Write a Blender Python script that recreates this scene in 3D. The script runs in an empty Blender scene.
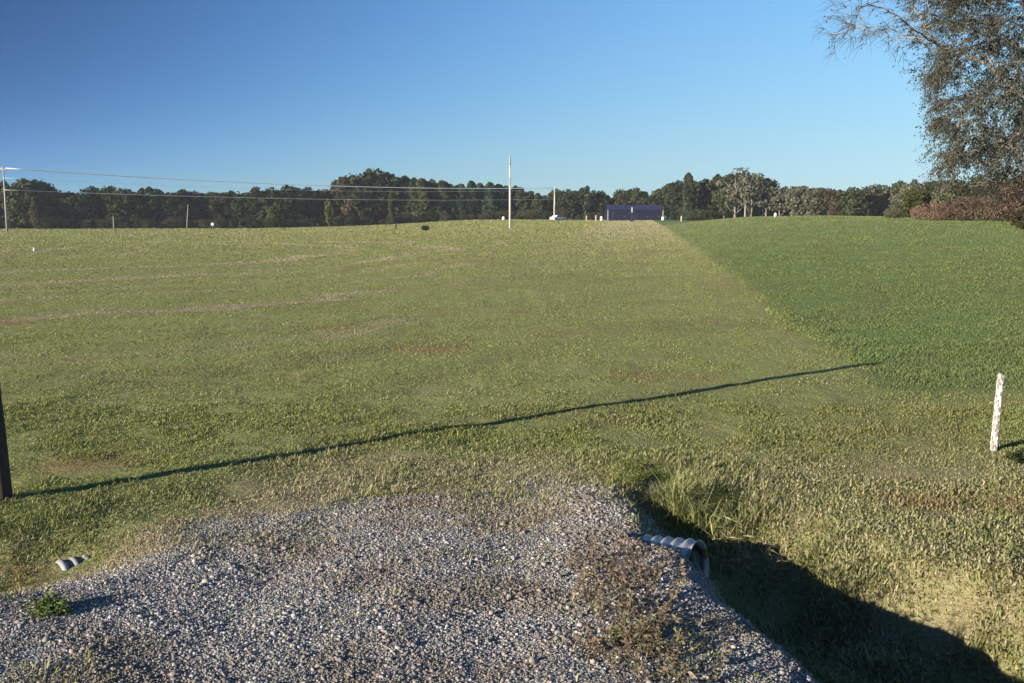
import bpy, math, random
import numpy as np
from mathutils import Vector, Matrix

R = math.radians
# ------------------------------------------------------------------ camera, sky, sun, exposure
EYE = 2.2
FPX = 1005.0
HOR = 213.0
PITCH = math.atan((341.5 - HOR) / FPX)
SUN_EL = R(13.5)
SUN_DIR = Vector((0.796, 0.605)).normalized()          # ground direction the light travels
SUN_STRENGTH = 5.0
SKY_STRENGTH = 0.05
EXPOSURE = 1.3
HAZE = 0.00015

scene = bpy.context.scene
C = scene.collection
cam_d = bpy.data.cameras.new('camera')
cam = bpy.data.objects.new('camera', cam_d)
C.objects.link(cam)
cam.location = (0, 0, EYE)
cam.rotation_euler = (R(90) - PITCH, 0, 0)
cam_d.sensor_width = 36.0
cam_d.lens = 36.0 * FPX / 1024.0
cam_d.clip_start = 0.05
cam_d.clip_end = 5000
scene.camera = cam

world = bpy.data.worlds.new('World')
scene.world = world
world.use_nodes = True
wn = world.node_tree.nodes
wl = world.node_tree.links
wn.clear()
w_out = wn.new('ShaderNodeOutputWorld')
w_bg = wn.new('ShaderNodeBackground')
w_sky = wn.new('ShaderNodeTexSky')
w_sky.sky_type = 'NISHITA'
w_sky.sun_disc = False
w_sky.sun_elevation = SUN_EL
w_sky.sun_rotation = math.atan2(-SUN_DIR.x, -SUN_DIR.y)
w_sky.altitude = 0
w_sky.air_density = 0.72
w_sky.dust_density = 0.0
w_sky.ozone_density = 5.6
w_bg.inputs['Strength'].default_value = SKY_STRENGTH
# the dry autumn sky: deep blue about a right angle from the sun (to the left), pale low on the right
w_tc = wn.new('ShaderNodeTexCoord'); w_sep = wn.new('ShaderNodeSeparateXYZ'); w_com = wn.new('ShaderNodeCombineXYZ')
w_m = [wn.new('ShaderNodeMath') for _ in range(3)]
w_m[0].operation = 'MULTIPLY'; w_m[0].inputs[1].default_value = -6.2
w_p = wn.new('ShaderNodeMath'); w_p.operation = 'POWER'; w_p.inputs[0].default_value = 2.0
w_m[1].operation = 'MULTIPLY_ADD'; w_m[1].inputs[1].default_value = 0.26; w_m[1].inputs[2].default_value = 0.31
w_m[2].operation = 'MULTIPLY'
wl.new(w_tc.outputs['Generated'], w_sep.inputs[0])
wl.new(w_sep.outputs[0], w_m[0].inputs[0]); wl.new(w_m[0].outputs[0], w_p.inputs[1]); wl.new(w_p.outputs[0], w_m[1].inputs[0])
wl.new(w_m[1].outputs[0], w_m[2].inputs[0]); wl.new(w_sep.outputs[2], w_m[2].inputs[1])
wl.new(w_sep.outputs[0], w_com.inputs[0]); wl.new(w_sep.outputs[1], w_com.inputs[1]); wl.new(w_m[2].outputs[0], w_com.inputs[2])
wl.new(w_com.outputs[0], w_sky.inputs['Vector'])
wl.new(w_sky.outputs[0], w_bg.inputs['Color'])
wl.new(w_bg.outputs[0], w_out.inputs['Surface'])

sun_d = bpy.data.lights.new('sun', 'SUN')
sun_d.energy = SUN_STRENGTH
sun_d.angle = R(0.5)
sun_d.color = (1.0, 0.90, 0.74)
sun = bpy.data.objects.new('sun', sun_d)
C.objects.link(sun)
sun.rotation_euler = Vector((SUN_DIR.x * math.cos(SUN_EL), SUN_DIR.y * math.cos(SUN_EL),
                             -math.sin(SUN_EL))).to_track_quat('-Z', 'Y').to_euler()
sun.location = (-20, -20, 20)

vs = scene.view_settings
vs.view_transform = 'Standard'
vs.look = 'None'
vs.gamma = 1.0
vs.use_curve_mapping = False
vs.exposure = EXPOSURE

rng = np.random.default_rng(7)
random.seed(7)

# ------------------------------------------------------------------ helpers
def sstep(a, b, x):
    t = np.clip((np.asarray(x, float) - a) / (b - a), 0, 1)
    return t * t * (3 - 2 * t)

_perm = np.random.default_rng(3).random((256, 256))
def vnoise(x, y):
    x = np.asarray(x, float); y = np.asarray(y, float)
    xi = np.floor(x).astype(int); yi = np.floor(y).astype(int)
    fx = x - xi; fy = y - yi
    fx = fx * fx * (3 - 2 * fx); fy = fy * fy * (3 - 2 * fy)
    g = lambda a, b: _perm[a & 255, b & 255]
    return (g(xi, yi) * (1 - fx) + g(xi + 1, yi) * fx) * (1 - fy) + (g(xi, yi + 1) * (1 - fx) + g(xi + 1, yi + 1) * fx) * fy
def fbm(x, y, o=4):
    s = 0; a = 0.5; t = 0
    for i in range(o):
        s = s + a * vnoise(x * 2 ** i + 17.3 * i, y * 2 ** i + 5.1 * i); t += a; a *= 0.5
    return s / t

def tag(o, label=None, cat=None, group=None, kind=None):
    if label: o['label'] = label
    if cat: o['category'] = cat
    if group: o['group'] = group
    if kind: o['kind'] = kind
    return o

def empty(name, loc, rz=0.0, label=None, cat=None, group=None):
    o = bpy.data.objects.new(name, None)
    C.objects.link(o)
    o.location = loc
    o.rotation_euler = (0, 0, rz)
    o.empty_display_size = 0.2
    return tag(o, label, cat, group)

def raw_mesh(name, V, F, mat, parent=None, smooth=False):
    """V: (n,3) array; F: (m,k) array, or a list of such arrays with different k."""
    if not isinstance(F, list): F = [F]
    F = [np.asarray(f, np.int32) for f in F if len(f)]
    me = bpy.data.meshes.new(name)
    V = np.asarray(V, np.float32)
    me.vertices.add(len(V))
    me.vertices.foreach_set('co', V.ravel())
    loops = np.concatenate([f.ravel() for f in F])
    sizes = np.concatenate([np.full(len(f), f.shape[1], np.int32) for f in F])
    starts = np.concatenate([[0], np.cumsum(sizes)[:-1]]).astype(np.int32)
    me.loops.add(len(loops))
    me.loops.foreach_set('vertex_index', loops.astype(np.int32))
    me.polygons.add(len(sizes))
    me.polygons.foreach_set('loop_start', starts)
    if smooth: me.polygons.foreach_set('use_smooth', np.ones(len(sizes), bool))
    me.update(calc_edges=True)
    if mat: me.materials.append(mat)
    o = bpy.data.objects.new(name, me)
    C.objects.link(o)
    if parent: o.parent = parent
    return o

class MB:
    def __init__(self): self.v = []; self.f = []
    def add(self, vs_, fs_):
        b = len(self.v); self.v += [tuple(p) for p in vs_]; self.f += [[i + b for i in f] for f in fs_]
    def box(self, c, s, rz=0.0, tilt=None):
        cx, cy, cz = c; sx, sy, sz = s[0] / 2, s[1] / 2, s[2] / 2
        P = [Vector((x, y, z)) for z in (-sz, sz) for (x, y) in ((-sx, -sy), (sx, -sy), (sx, sy), (-sx, sy))]
        M = Matrix.Rotation(rz, 3, 'Z')
        if tilt: M = tilt @ M
        P = [M @ p + Vector(c) for p in P]
        self.add(P, [(0, 3, 2, 1), (4, 5, 6, 7), (0, 1, 5, 4), (1, 2, 6, 5), (2, 3, 7, 6), (3, 0, 4, 7)])
    def tube(self, pts, rad, n=8, cap=True):
        pts = [Vector(p) for p in pts]
        if not hasattr(rad, '__len__'): rad = [rad] * len(pts)
        b = len(self.v)
        for i, p in enumerate(pts):
            d = (pts[min(i + 1, len(pts) - 1)] - pts[max(i - 1, 0)]).normalized()
            ref = Vector((0, 0, 1)) if abs(d.z) < 0.9 else Vector((1, 0, 0))
            a = d.cross(ref).normalized(); c = d.cross(a)
            for k in range(n):
                t = 2 * math.pi * k / n
                self.v.append(tuple(p + (a * math.cos(t) + c * math.sin(t)) * rad[i]))
        for i in range(len(pts) - 1):
            for k in range(n):
                self.f.append([b + i * n + k, b + (i + 1) * n + k, b + (i + 1) * n + (k + 1) % n, b + i * n + (k + 1) % n])
        if cap:
            self.f.append([b + k for k in range(n)])
            self.f.append([b + (len(pts) - 1) * n + k for k in range(n)][::-1])
    def prism(self, poly, y0, y1):
        """poly of (x, z), extruded along y"""
        n = len(poly); b = len(self.v)
        for y in (y0, y1): self.v += [(x, y, z) for x, z in poly]
        self.f.append([b + k for k in range(n)]); self.f.append([b + n + k for k in range(n)][::-1])
        for k in range(n): self.f.append([b + k, b + n + k, b + n + (k + 1) % n, b + (k + 1) % n])
    def build(self, name, mat, parent=None, smooth=False, bevel=0.0):
        me = bpy.data.meshes.new(name)
        me.from_pydata(self.v, [], self.f)
        me.materials.append(mat)
        import bmesh
        bm = bmesh.new(); bm.from_mesh(me)
        bmesh.ops.recalc_face_normals(bm, faces=bm.faces)
        if bevel:
            bmesh.ops.bevel(bm, geom=list(bm.edges), offset=bevel, segments=2, affect='EDGES', clamp_overlap=True)
        bm.to_mesh(me); bm.free()
        if smooth:
            for p in me.polygons: p.use_smooth = True
        o = bpy.data.objects.new(name, me)
        C.objects.link(o)
        if parent: o.parent = parent
        return o

# ------------------------------------------------------------------ material helpers
class NT:
    def __init__(self, name, group=False):
        if group:
            self.t = bpy.data.node_groups.new(name, 'ShaderNodeTree'); self.m = None
        else:
            self.m = bpy.data.materials.new(name); self.m.use_nodes = True
            self.t = self.m.node_tree; self.t.nodes.clear()
    def node(self, typ, **kw):
        n = self.t.nodes.new(typ)
        for k, v in kw.items(): setattr(n, k, v)
        return n
    def put(self, sock, v):
        if v is None: return
        if hasattr(v, 'is_linked') or hasattr(v, 'links'): self.t.links.new(v, sock)
        else:
            if sock.type == 'RGBA' and len(v) == 3: v = (*v, 1)
            sock.default_value = v
    def math(self, op, a, b=None, c=None, clamp=False):
        n = self.node('ShaderNodeMath', operation=op, use_clamp=clamp)
        for i, v in enumerate((a, b, c)): self.put(n.inputs[i], v)
        return n.outputs[0]
    def mix(self, f, a, b, blend='MIX'):
        n = self.node('ShaderNodeMix', data_type='RGBA', blend_type=blend)
        self.put(n.inputs[0], f); self.put(n.inputs[6], a); self.put(n.inputs[7], b)
        return n.outputs[2]
    def smooth(self, v, a, b, lo=0.0, hi=1.0):
        n = self.node('ShaderNodeMapRange', interpolation_type='SMOOTHSTEP')
        for i, q in enumerate((v, a, b, lo, hi)): self.put(n.inputs[i], q)
        return n.outputs[0]
    def noise(self, vec=None, scale=1.0, detail=3.0, rough=0.5, dims='3D', w=None):
        n = self.node('ShaderNodeTexNoise', noise_dimensions=dims)
        if vec is not None: self.put(n.inputs['Vector'], vec)
        if w is not None: self.put(n.inputs['W'], w)
        n.inputs['Scale'].default_value = scale; n.inputs['Detail'].default_value = detail
        n.inputs['Roughness'].default_value = rough
        return n.outputs[0]
    def bsdf(self, col, rough=0.9, metal=0.0, spec=0.2, normal=None):
        b = self.node('ShaderNodeBsdfPrincipled')
        self.put(b.inputs['Base Color'], col); self.put(b.inputs['Roughness'], rough)
        b.inputs['Metallic'].default_value = metal; b.inputs['Specular IOR Level'].default_value = spec
        if normal is not None: self.put(b.inputs['Normal'], normal)
        return b.outputs[0]
    def bump(self, h, dist=0.02, strength=1.0):
        n = self.node('ShaderNodeBump'); self.put(n.inputs['Height'], h)
        n.inputs['Distance'].default_value = dist; n.inputs['Strength'].default_value = strength
        return n.outputs[0]
    def leaf(self, col, trans=0.3):
        d = self.node('ShaderNodeBsdfDiffuse'); self.put(d.inputs[0], col)
        t = self.node('ShaderNodeBsdfTranslucent'); self.put(t.inputs[0], col)
        m = self.node('ShaderNodeMixShader'); m.inputs[0].default_value = trans
        self.t.links.new(d.outputs[0], m.inputs[1]); self.t.links.new(t.outputs[0], m.inputs[2])
        return m.outputs[0]
    def out(self, sh):
        o = self.node('ShaderNodeOutputMaterial'); self.t.links.new(sh, o.inputs['Surface'])
        return self.m
    def pos(self): return self.node('ShaderNodeNewGeometry').outputs['Position']
    def island(self): return self.node('ShaderNodeNewGeometry').outputs['Random Per Island']
    def objrand(self): return self.node('ShaderNodeObjectInfo').outputs['Random']
    def objco(self): return self.node('ShaderNodeTexCoord').outputs['Object']

def simple_mat(name, col, rough=0.85, var=0.25, scale=8.0, metal=0.0, bump=0.0, spec=0.25):
    t = NT(name)
    co = t.objco()
    n = t.noise(co, scale, 5, 0.6)
    lo = tuple(c * (1 - var) for c in col); hi = tuple(min(1, c * (1 + var)) for c in col)
    cc = t.mix(n, lo, hi)
    nm = t.bump(t.noise(co, scale * 3, 4, 0.6), bump) if bump else None
    return t.out(t.bsdf(cc, rough, metal, spec, nm))

# where the uncut meadow lies: right of a line running away from the camera, behind a cross line
def meadow_mask(x, y):
    x = np.asarray(x, float); y = np.asarray(y, float)
    wob = (fbm(x * 0.7, y * 0.7) - 0.5) * 1.2
    a = sstep(-0.35, 0.35, x - (0.127 * y + 3.15) + wob)
    b = sstep(-0.3, 0.5, y - 12.2 + wob)
    return a * b

STREAK_C = (-52.0, 64.0)
def field_tint():
    g = NT('field_tint', group=True)
    it = g.t.interface
    it.new_socket('Straw', in_out='OUTPUT', socket_type='NodeSocketFloat')
    it.new_socket('Clay', in_out='OUTPUT', socket_type='NodeSocketFloat')
    it.new_socket('Meadow', in_out='OUTPUT', socket_type='NodeSocketFloat')
    it.new_socket('Patch', in_out='OUTPUT', socket_type='NodeSocketFloat')
    P = g.pos()
    s = g.node('ShaderNodeSeparateXYZ'); g.t.links.new(P, s.inputs[0])
    x, y = s.outputs[0], s.outputs[1]
    n_big = g.noise(P, 0.09, 3, 0.5)
    n_mid = g.noise(P, 0.55, 4, 0.6)
    n_fine = g.noise(P, 2.6, 3, 0.6)
    # windrows of cut hay following the mower's curve
    dx = g.math('SUBTRACT', x, STREAK_C[0]); dy = g.math('SUBTRACT', y, STREAK_C[1])
    r = g.math('SQRT', g.math('ADD', g.math('MULTIPLY', dx, dx), g.math('MULTIPLY', dy, dy)))
    r = g.math('ADD', r, g.math('MULTIPLY', n_big, 9.0))
    st = g.noise(None, 0.30, 2.5, 0.55, '1D', r)
    st = g.smooth(st, 0.52, 0.70)
    st = g.math('MULTIPLY', st, g.smooth(g.noise(P, 0.10, 2, 0.5), 0.34, 0.52))
    st = g.math('MULTIPLY', st, g.smooth(g.math('MULTIPLY_ADD', y, -0.03, x), 3.0, -5.0))
    far = g.smooth(y, 16.0, 60.0)
    straw = g.math('ADD', g.math('MULTIPLY', n_mid, 0.72), g.math('MULTIPLY', n_fine, 0.45))
    straw = g.math('SUBTRACT', straw, 0.47)
    straw = g.math('ADD', straw, g.math('MULTIPLY', st, 0.60))
    straw = g.math('ADD', straw, g.math('MULTIPLY', far, 0.08))
    # dry bank right of the ditch, and the dry fringe round the gravel
    bank = g.math('MULTIPLY', g.smooth(x, 0.6, 2.4), g.math('MULTIPLY', g.smooth(y, 9.8, 8.4), g.smooth(y, 4.0, 5.6)))
    fringe = g.math('MULTIPLY', g.smooth(y, 9.8, 8.4), g.math('MULTIPLY', g.smooth(x, -3.2, -1.6), g.smooth(x, 1.2, 0.2)))
    straw = g.math('ADD', straw, g.math('MULTIPLY', bank, 0.30))
    straw = g.math('ADD', straw, g.math('MULTIPLY', fringe, 0.42))
    # dry strip along the gravel's left edge
    ed = g.math('ABSOLUTE', g.math('SUBTRACT', x, g.math('MULTIPLY_ADD', y, 0.50, -5.55)))
    ed = g.math('MULTIPLY', g.smooth(ed, 0.55, 0.10), g.smooth(y, 8.6, 7.9))
    straw = g.math('ADD', straw, g.math('MULTIPLY', ed, 0.38))
    # pale worn strip beside the meadow, widening towards the shed
    off = g.math('SUBTRACT', x, g.math('MULTIPLY', y, 0.108))
    strip = g.math('MULTIPLY', g.smooth(off, -7.5, -2.0), g.smooth(y, 24.0, 150.0))
    straw = g.math('ADD', straw, g.math('MULTIPLY', strip, 0.42))
    clay = g.smooth(g.noise(P, 0.42, 3, 0.55), 0.57, 0.70)
    clay = g.math('MULTIPLY', clay, g.smooth(y, 42.0, 9.0))
    wob = g.math('MULTIPLY', g.math('SUBTRACT', n_mid, 0.5), 1.2)
    a = g.smooth(g.math('ADD', g.math('SUBTRACT', x, g.math('ADD', g.math('MULTIPLY', y, 0.127), 3.15)), wob), -0.4, 0.4)
    b = g.smooth(g.math('ADD', y, wob), 11.9, 12.7)
    mead = g.math('MULTIPLY', a, b)
    # older, browner growth in long patches that follow the mowing
    cv = g.node('ShaderNodeCombineXYZ'); g.put(cv.inputs[0], g.math('MULTIPLY', r, 0.55)); g.put(cv.inputs[1], g.math('MULTIPLY', g.math('ADD', x, y), 0.10))
    patch = g.math('MULTIPLY', g.smooth(g.noise(cv.outputs[0], 1.0, 4, 0.6), 0.44, 0.66), g.smooth(y, 130.0, 30.0))
    go = g.node('NodeGroupOutput')
    for sock, v in zip(go.inputs, (straw, clay, mead, patch)): g.t.links.new(v, sock)
    return g.t
FIELD = field_tint()
def use_field(t):
    n = t.node('ShaderNodeGroup'); n.node_tree = FIELD
    return n.outputs[0], n.outputs[1], n.outputs[2], n.outputs[3]

def grass_mat():
    t = NT('grass_blades')
    straw, clay, mead, patch = use_field(t)
    rnd = t.island()
    r2 = t.math('FRACT', t.math('MULTIPLY', rnd, 37.7))
    green = t.mix(r2, (0.155, 0.182, 0.054), (0.262, 0.280, 0.102))
    green = t.mix(t.math('MULTIPLY', patch, 0.42), green, t.mix(r2, (0.105, 0.105, 0.042), (0.205, 0.185, 0.088)))
    dry = t.mix(r2, (0.26, 0.225, 0.13), (0.44, 0.395, 0.255))
    f = t.smooth(t.math('ADD', straw, t.math('MULTIPLY', t.math('SUBTRACT', rnd, 0.5), 0.7)), 0.15, 0.75)
    col = t.mix(f, green, dry)
    col = t.mix(t.math('MULTIPLY', clay, 0.45), col, (0.24, 0.14, 0.075))
    mg = t.mix(r2, (0.096, 0.142, 0.048), (0.165, 0.206, 0.080))
    mg = t.mix(t.math('MULTIPLY', patch, 0.8), mg, t.mix(r2, (0.095, 0.110, 0.046), (0.180, 0.190, 0.088)))
    md = t.mix(t.smooth(t.math('ADD', straw, rnd), 0.85, 1.5), mg, (0.27, 0.24, 0.12))
    col = t.mix(mead, col, md)
    return t.out(t.leaf(col, 0.22))

def ground_mat():
    t = NT('field_ground')
    straw, clay, mead, patch = use_field(t)
    P = t.pos()
    n = t.noise(P, 14.0, 5, 0.65)
    green = t.mix(n, (0.165, 0.186, 0.062), (0.285, 0.300, 0.118))
    green = t.mix(t.math('MULTIPLY', patch, 0.42), green, t.mix(n, (0.105, 0.098, 0.044), (0.21, 0.19, 0.09)))
    dry = t.mix(n, (0.19, 0.155, 0.09), (0.36, 0.30, 0.185))
    col = t.mix(t.smooth(straw, 0.05, 0.7), green, dry)
    col = t.mix(t.math('MULTIPLY', clay, 0.5), col, (0.27, 0.15, 0.085))
    col = t.mix(mead, col, t.mix(n, (0.095, 0.135, 0.046), (0.165, 0.21, 0.082)))
    nm = t.bump(t.math('ADD', t.noise(P, 9.0, 6, 0.7), t.noise(P, 1.2, 3, 0.5)), 0.08)
    return t.out(t.bsdf(col, 0.95, 0, 0.1, nm))

def gravel_ground_mat():
    t = NT('gravel_bed')
    P = t.pos()
    v = t.node('ShaderNodeTexVoronoi'); v.inputs['Scale'].default_value = 55.0
    t.t.links.new(P, v.inputs['Vector'])
    sep = t.node('ShaderNodeSeparateColor'); t.t.links.new(v.outputs['Color'], sep.inputs[0])
    grey = t.mix(sep.outputs[0], (0.10, 0.10, 0.11), (0.36, 0.35, 0.35))
    dirt = t.mix(t.noise(P, 7.0, 4, 0.6), (0.10, 0.07, 0.05), (0.20, 0.15, 0.11))
    f = t.smooth(t.noise(P, 0.9, 4, 0.6), 0.46, 0.62)
    col = t.mix(f, grey, dirt)
    h = t.math('SUBTRACT', 1.0, v.outputs['Distance'])
    return t.out(t.bsdf(col, 0.95, 0, 0.15, t.bump(h, 0.02)))

def stone_mat():
    t = NT('crushed_limestone')
    rnd = t.island()
    r2 = t.math('FRACT', t.math('MULTIPLY', rnd, 91.3))
    col = t.mix(t.math('POWER', rnd, 1.8), (0.08, 0.08, 0.085), (0.48, 0.475, 0.475))
    tan = t.mix(r2, (0.24, 0.17, 0.12), (0.40, 0.33, 0.27))
    col = t.mix(t.math('GREATER_THAN', r2, 0.86), col, tan)
    n = t.noise(t.pos(), 160.0, 2, 0.5)
    col = t.mix(t.math('MULTIPLY', n, 0.5), col, (0.25, 0.22, 0.20))
    # dusty brown stain where earth has washed over the stones
    st = t.smooth(t.noise(t.pos(), 0.9, 4, 0.6), 0.42, 0.60)
    col = t.mix(t.math('MULTIPLY', st, 0.62), col, (0.175, 0.14, 0.11))
    return t.out(t.bsdf(col, 0.85, 0, 0.25))

def foliage_mat(name, dark, light, trans=0.2, objvar=0.3):
    t = NT(name)
    rnd = t.island()
    col = t.mix(rnd, dark, light)
    h = t.node('ShaderNodeHueSaturation')
    o = t.objrand()
    t.put(h.inputs['Hue'], t.math('ADD', 0.5, t.math('MULTIPLY', t.math('SUBTRACT', o, 0.5), 0.05)))
    t.put(h.inputs['Value'], t.math('ADD', 1.0 - objvar / 2, t.math('MULTIPLY', t.math('FRACT', t.math('MULTIPLY', o, 7.3)), objvar)))
    t.put(h.inputs['Color'], col)
    return t.out(t.leaf(h.outputs[0], trans))

def bark_mat(name, a, b, scale=6.0):
    t = NT(name)
    co = t.objco()
    mp = t.node('ShaderNodeMapping'); mp.inputs['Scale'].default_value = (1, 1, 0.25)
    t.t.links.new(co, mp.inputs[0])
    n = t.noise(mp.outputs[0], scale, 5, 0.65)
    return t.out(t.bsdf(t.mix(t.smooth(n, 0.35, 0.65), a, b), 0.95, 0, 0.1, t.bump(n, 0.03)))

M = {}
M['ground'] = ground_mat()
M['gravel_bed'] = gravel_ground_mat()
M['stone'] = stone_mat()
M['grass'] = grass_mat()
M['asphalt'] = simple_mat('asphalt', (0.05, 0.05, 0.052), 0.9, 0.3, 60, bump=0.004)
M['leaf_dark'] = foliage_mat('leaves_dark_green', (0.014, 0.021, 0.010), (0.042, 0.050, 0.022))
M['leaf_mid'] = foliage_mat('leaves_mid_green', (0.024, 0.034, 0.014), (0.070, 0.080, 0.033))
M['leaf_olive'] = foliage_mat('leaves_autumn_olive', (0.034, 0.031, 0.017), (0.080, 0.072, 0.038))
M['leaf_pine'] = foliage_mat('needles_dark', (0.015, 0.025, 0.013), (0.046, 0.062, 0.030))
M['leaf_grey'] = foliage_mat('leaves_grey_green', (0.055, 0.060, 0.038), (0.14, 0.14, 0.095))
M['leaf_yellow'] = foliage_mat('leaves_yellow_green', (0.048, 0.056, 0.018), (0.115, 0.122, 0.042))
M['leaf_russet'] = foliage_mat('leaves_russet', (0.060, 0.046, 0.033), (0.138, 0.103, 0.076))
M['leaf_pink'] = foliage_mat('leaves_faded_pink', (0.11, 0.077, 0.056), (0.23, 0.165, 0.122))
M['leaf_big'] = foliage_mat('leaves_brown_grey', (0.036, 0.040, 0.030), (0.104, 0.108, 0.086), 0.2)
M['bark'] = bark_mat('bark_grey_brown', (0.07, 0.055, 0.045), (0.20, 0.17, 0.14))
M['bark_far'] = bark_mat('bark_dull_grey', (0.10, 0.09, 0.08), (0.24, 0.21, 0.18))
M['bark_twig'] = bark_mat('bark_dark_twig', (0.045, 0.04, 0.036), (0.10, 0.09, 0.08))
M['bark_pale'] = bark_mat('bark_pale_grey', (0.11, 0.10, 0.09), (0.31, 0.285, 0.245), 3.0)
M['weed_dry'] = foliage_mat('weed_dry_brown', (0.080, 0.062, 0.044), (0.225, 0.182, 0.125))
M['weed_dim'] = foliage_mat('weed_dull_green', (0.10, 0.135, 0.036), (0.21, 0.24, 0.08))
M['stem_straw'] = foliage_mat('stems_straw', (0.20, 0.16, 0.09), (0.42, 0.36, 0.22))

# ------------------------------------------------------------------ terrain
DITCH_R = np.array([(1.10, 7.75), (1.42, 6.62), (1.66, 6.0), (1.96, 5.3), (2.27, 4.5), (2.6, 3.4), (3.1, 1.9)])
DITCH_L = np.array([(-3.02, 6.15), (-3.6, 5.75), (-4.6, 5.2), (-6.4, 4.5), (-9.0, 3.6), (-16.0, 2.4)])
def poly_dist(x, y, P):
    """distance to the polyline and side (+ = right of its direction)"""
    x = np.asarray(x, float); y = np.asarray(y, float)
    best = np.full(np.shape(x), 1e9); side = np.zeros(np.shape(x)); par = np.zeros(np.shape(x))
    for i in range(len(P) - 1):
        a, b = P[i], P[i + 1]; d = b - a; L2 = d @ d
        t = np.clip(((x - a[0]) * d[0] + (y - a[1]) * d[1]) / L2, 0, 1)
        px = a[0] + t * d[0]; py = a[1] + t * d[1]
        dd = np.hypot(x - px, y - py)
        s = (x - a[0]) * (-d[1]) + (y - a[1]) * d[0]     # + = left of direction
        m = dd < best
        best = np.where(m, dd, best); side = np.where(m, np.sign(s), side); par = np.where(m, i + t, par)
    return best, side, par

FAR_U = np.array([-3, -0.6, -0.25, -0.15, -0.05, 0.0, 0.1, 0.16, 3])
FAR_Z = np.array([-2.2, -2.2, -2.1, -1.5, 0.1, 0.25, 0.1, 0.4, 0.4])
def base_z(x, y):
    x = np.asarray(x, float); y = np.asarray(y, float)
    d = np.maximum(y, 1.0)
    u = x / np.maximum(d, 6.0)
    zc = np.interp(np.clip(u, -2.5, 2.5), FAR_U, FAR_Z) * np.clip((d - 22) / 260, 0, 1.15)
    crest_d = np.interp(u, [0.1, 0.15, 0.2, 0.3, 0.4, 0.52, 1.0], [175, 150, 122, 92, 74, 60, 45])
    crest_z = EYE - np.interp(u, [0.1, 0.15, 0.2, 0.3, 0.4, 0.52, 1.0], [9.5, 8.0, 4.6, 3.2, 4.6, 8.0, 10]) / FPX * crest_d
    up = sstep(0.0, 1.0, (d - 14) / (crest_d - 14) * 0.92) * crest_z / float(sstep(0, 1, 0.92))
    dn = 1 - 0.8 * sstep(0, 1, (d - crest_d) / 120)
    zr = np.where(d < crest_d, up, crest_z * dn)
    w = sstep(0.10, 0.24, u) * sstep(12, 30, d)
    z = zc * (1 - w) + zr * w
    z = z + (fbm(x * 0.06, y * 0.06, 3) - 0.5) * 0.35 * sstep(14, 40, d) * (1 - sstep(60, 160, d) * 0.6)
    return z

def driveway_mask(x, y):
    """signed inside-ness of the gravel apron, metres-ish, >0 inside"""
    x = np.asarray(x, float); y = np.asarray(y, float)
    yy = [-9, 2.0, 3.6, 4.6, 5.21, 5.68, 6.21, 6.85, 7.2, 7.5, 7.7, 8.0]
    xl = [-30, -6.5, -4.2, -3.2, -2.77, -2.65, -2.44, -2.15, -1.75, -1.15, -0.4, 0.1]
    xr = [30, 2.9, 1.95, 1.75, 1.48, 1.28, 1.02, 0.86, 0.80, 0.72, 0.62, 0.50]
    l = np.interp(y, yy, xl); r = np.interp(y, yy, xr)
    m = np.minimum(x - l, r - x)
    m = np.minimum(m, (8.1 - y))
    return m + (fbm(x * 1.3, y * 1.3) - 0.5) * 0.9 + (fbm(x * 5.5 + 3, y * 5.5) - 0.5) * 0.35

def height(x, y):
    x = np.asarray(x, float); y = np.asarray(y, float)
    z = base_z(x, y)
    # road embankment behind the camera side and the driveway fill
    road = 0.34 * (1 - sstep(0.8, 8.2, y))
    fill = 0.03 * sstep(-0.9, 0.9, driveway_mask(x, y)) * (1 - sstep(6.6, 8.6, y))
    z = z + np.maximum(road, fill) * 1.0
    # the pile at the gravel's far right corner, above the pipe
    z = z + 0.05 * np.exp(-(((x - 0.62) / 0.5) ** 2 + ((y - 7.25) / 0.6) ** 2))
    d, s, p = poly_dist(x, y, DITCH_R)
    near = s < 0                                           # the driveway side
    wdt = np.where(near, np.interp(p, [0, 1, 2, 3, 4, 6], [0.36, 0.60, 0.70, 1.0, 1.25, 1.5]), 1.15)
    wdt = wdt * (1 + 0.75 * (fbm(x * 1.6 + 40, y * 1.6, 3) - 0.5))
    prof = 1 - sstep(0.08, 1.0, d / wdt)
    depth = np.interp(p, [0, 0.5, 1, 2, 6], [0.10, 0.20, 0.46, 0.62, 0.66]) + 0.30 * (1 - sstep(2.4, 5.6, y))
    z = z - depth * prof
    d, s, p = poly_dist(x, y, DITCH_L)
    prof = 1 - sstep(0.1, 1.0, d / 0.95)
    z = z - 0.17 * prof
    # wheel ruts of the gravel entrance
    on = sstep(-0.2, 0.6, driveway_mask(x, y))
    for rx_ in (-1.75 + 0.05 * 6, -0.05):
        z = z - 0.014 * on * np.exp(-((x - rx_ - 0.06 * (y - 5)) / 0.22) ** 2)
    # unevenness
    near_amp = 1 - sstep(20, 60, y)
    z = z + ((fbm(x * 1.1, y * 1.1, 4) - 0.5) * 0.055 * (1 - 0.65 * on) + (fbm(x * 5, y * 5, 3) - 0.5) * 0.024) * near_amp
    return z

def hz(x, y): return float(height(np.array([x]), np.array([y]))[0])

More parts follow.
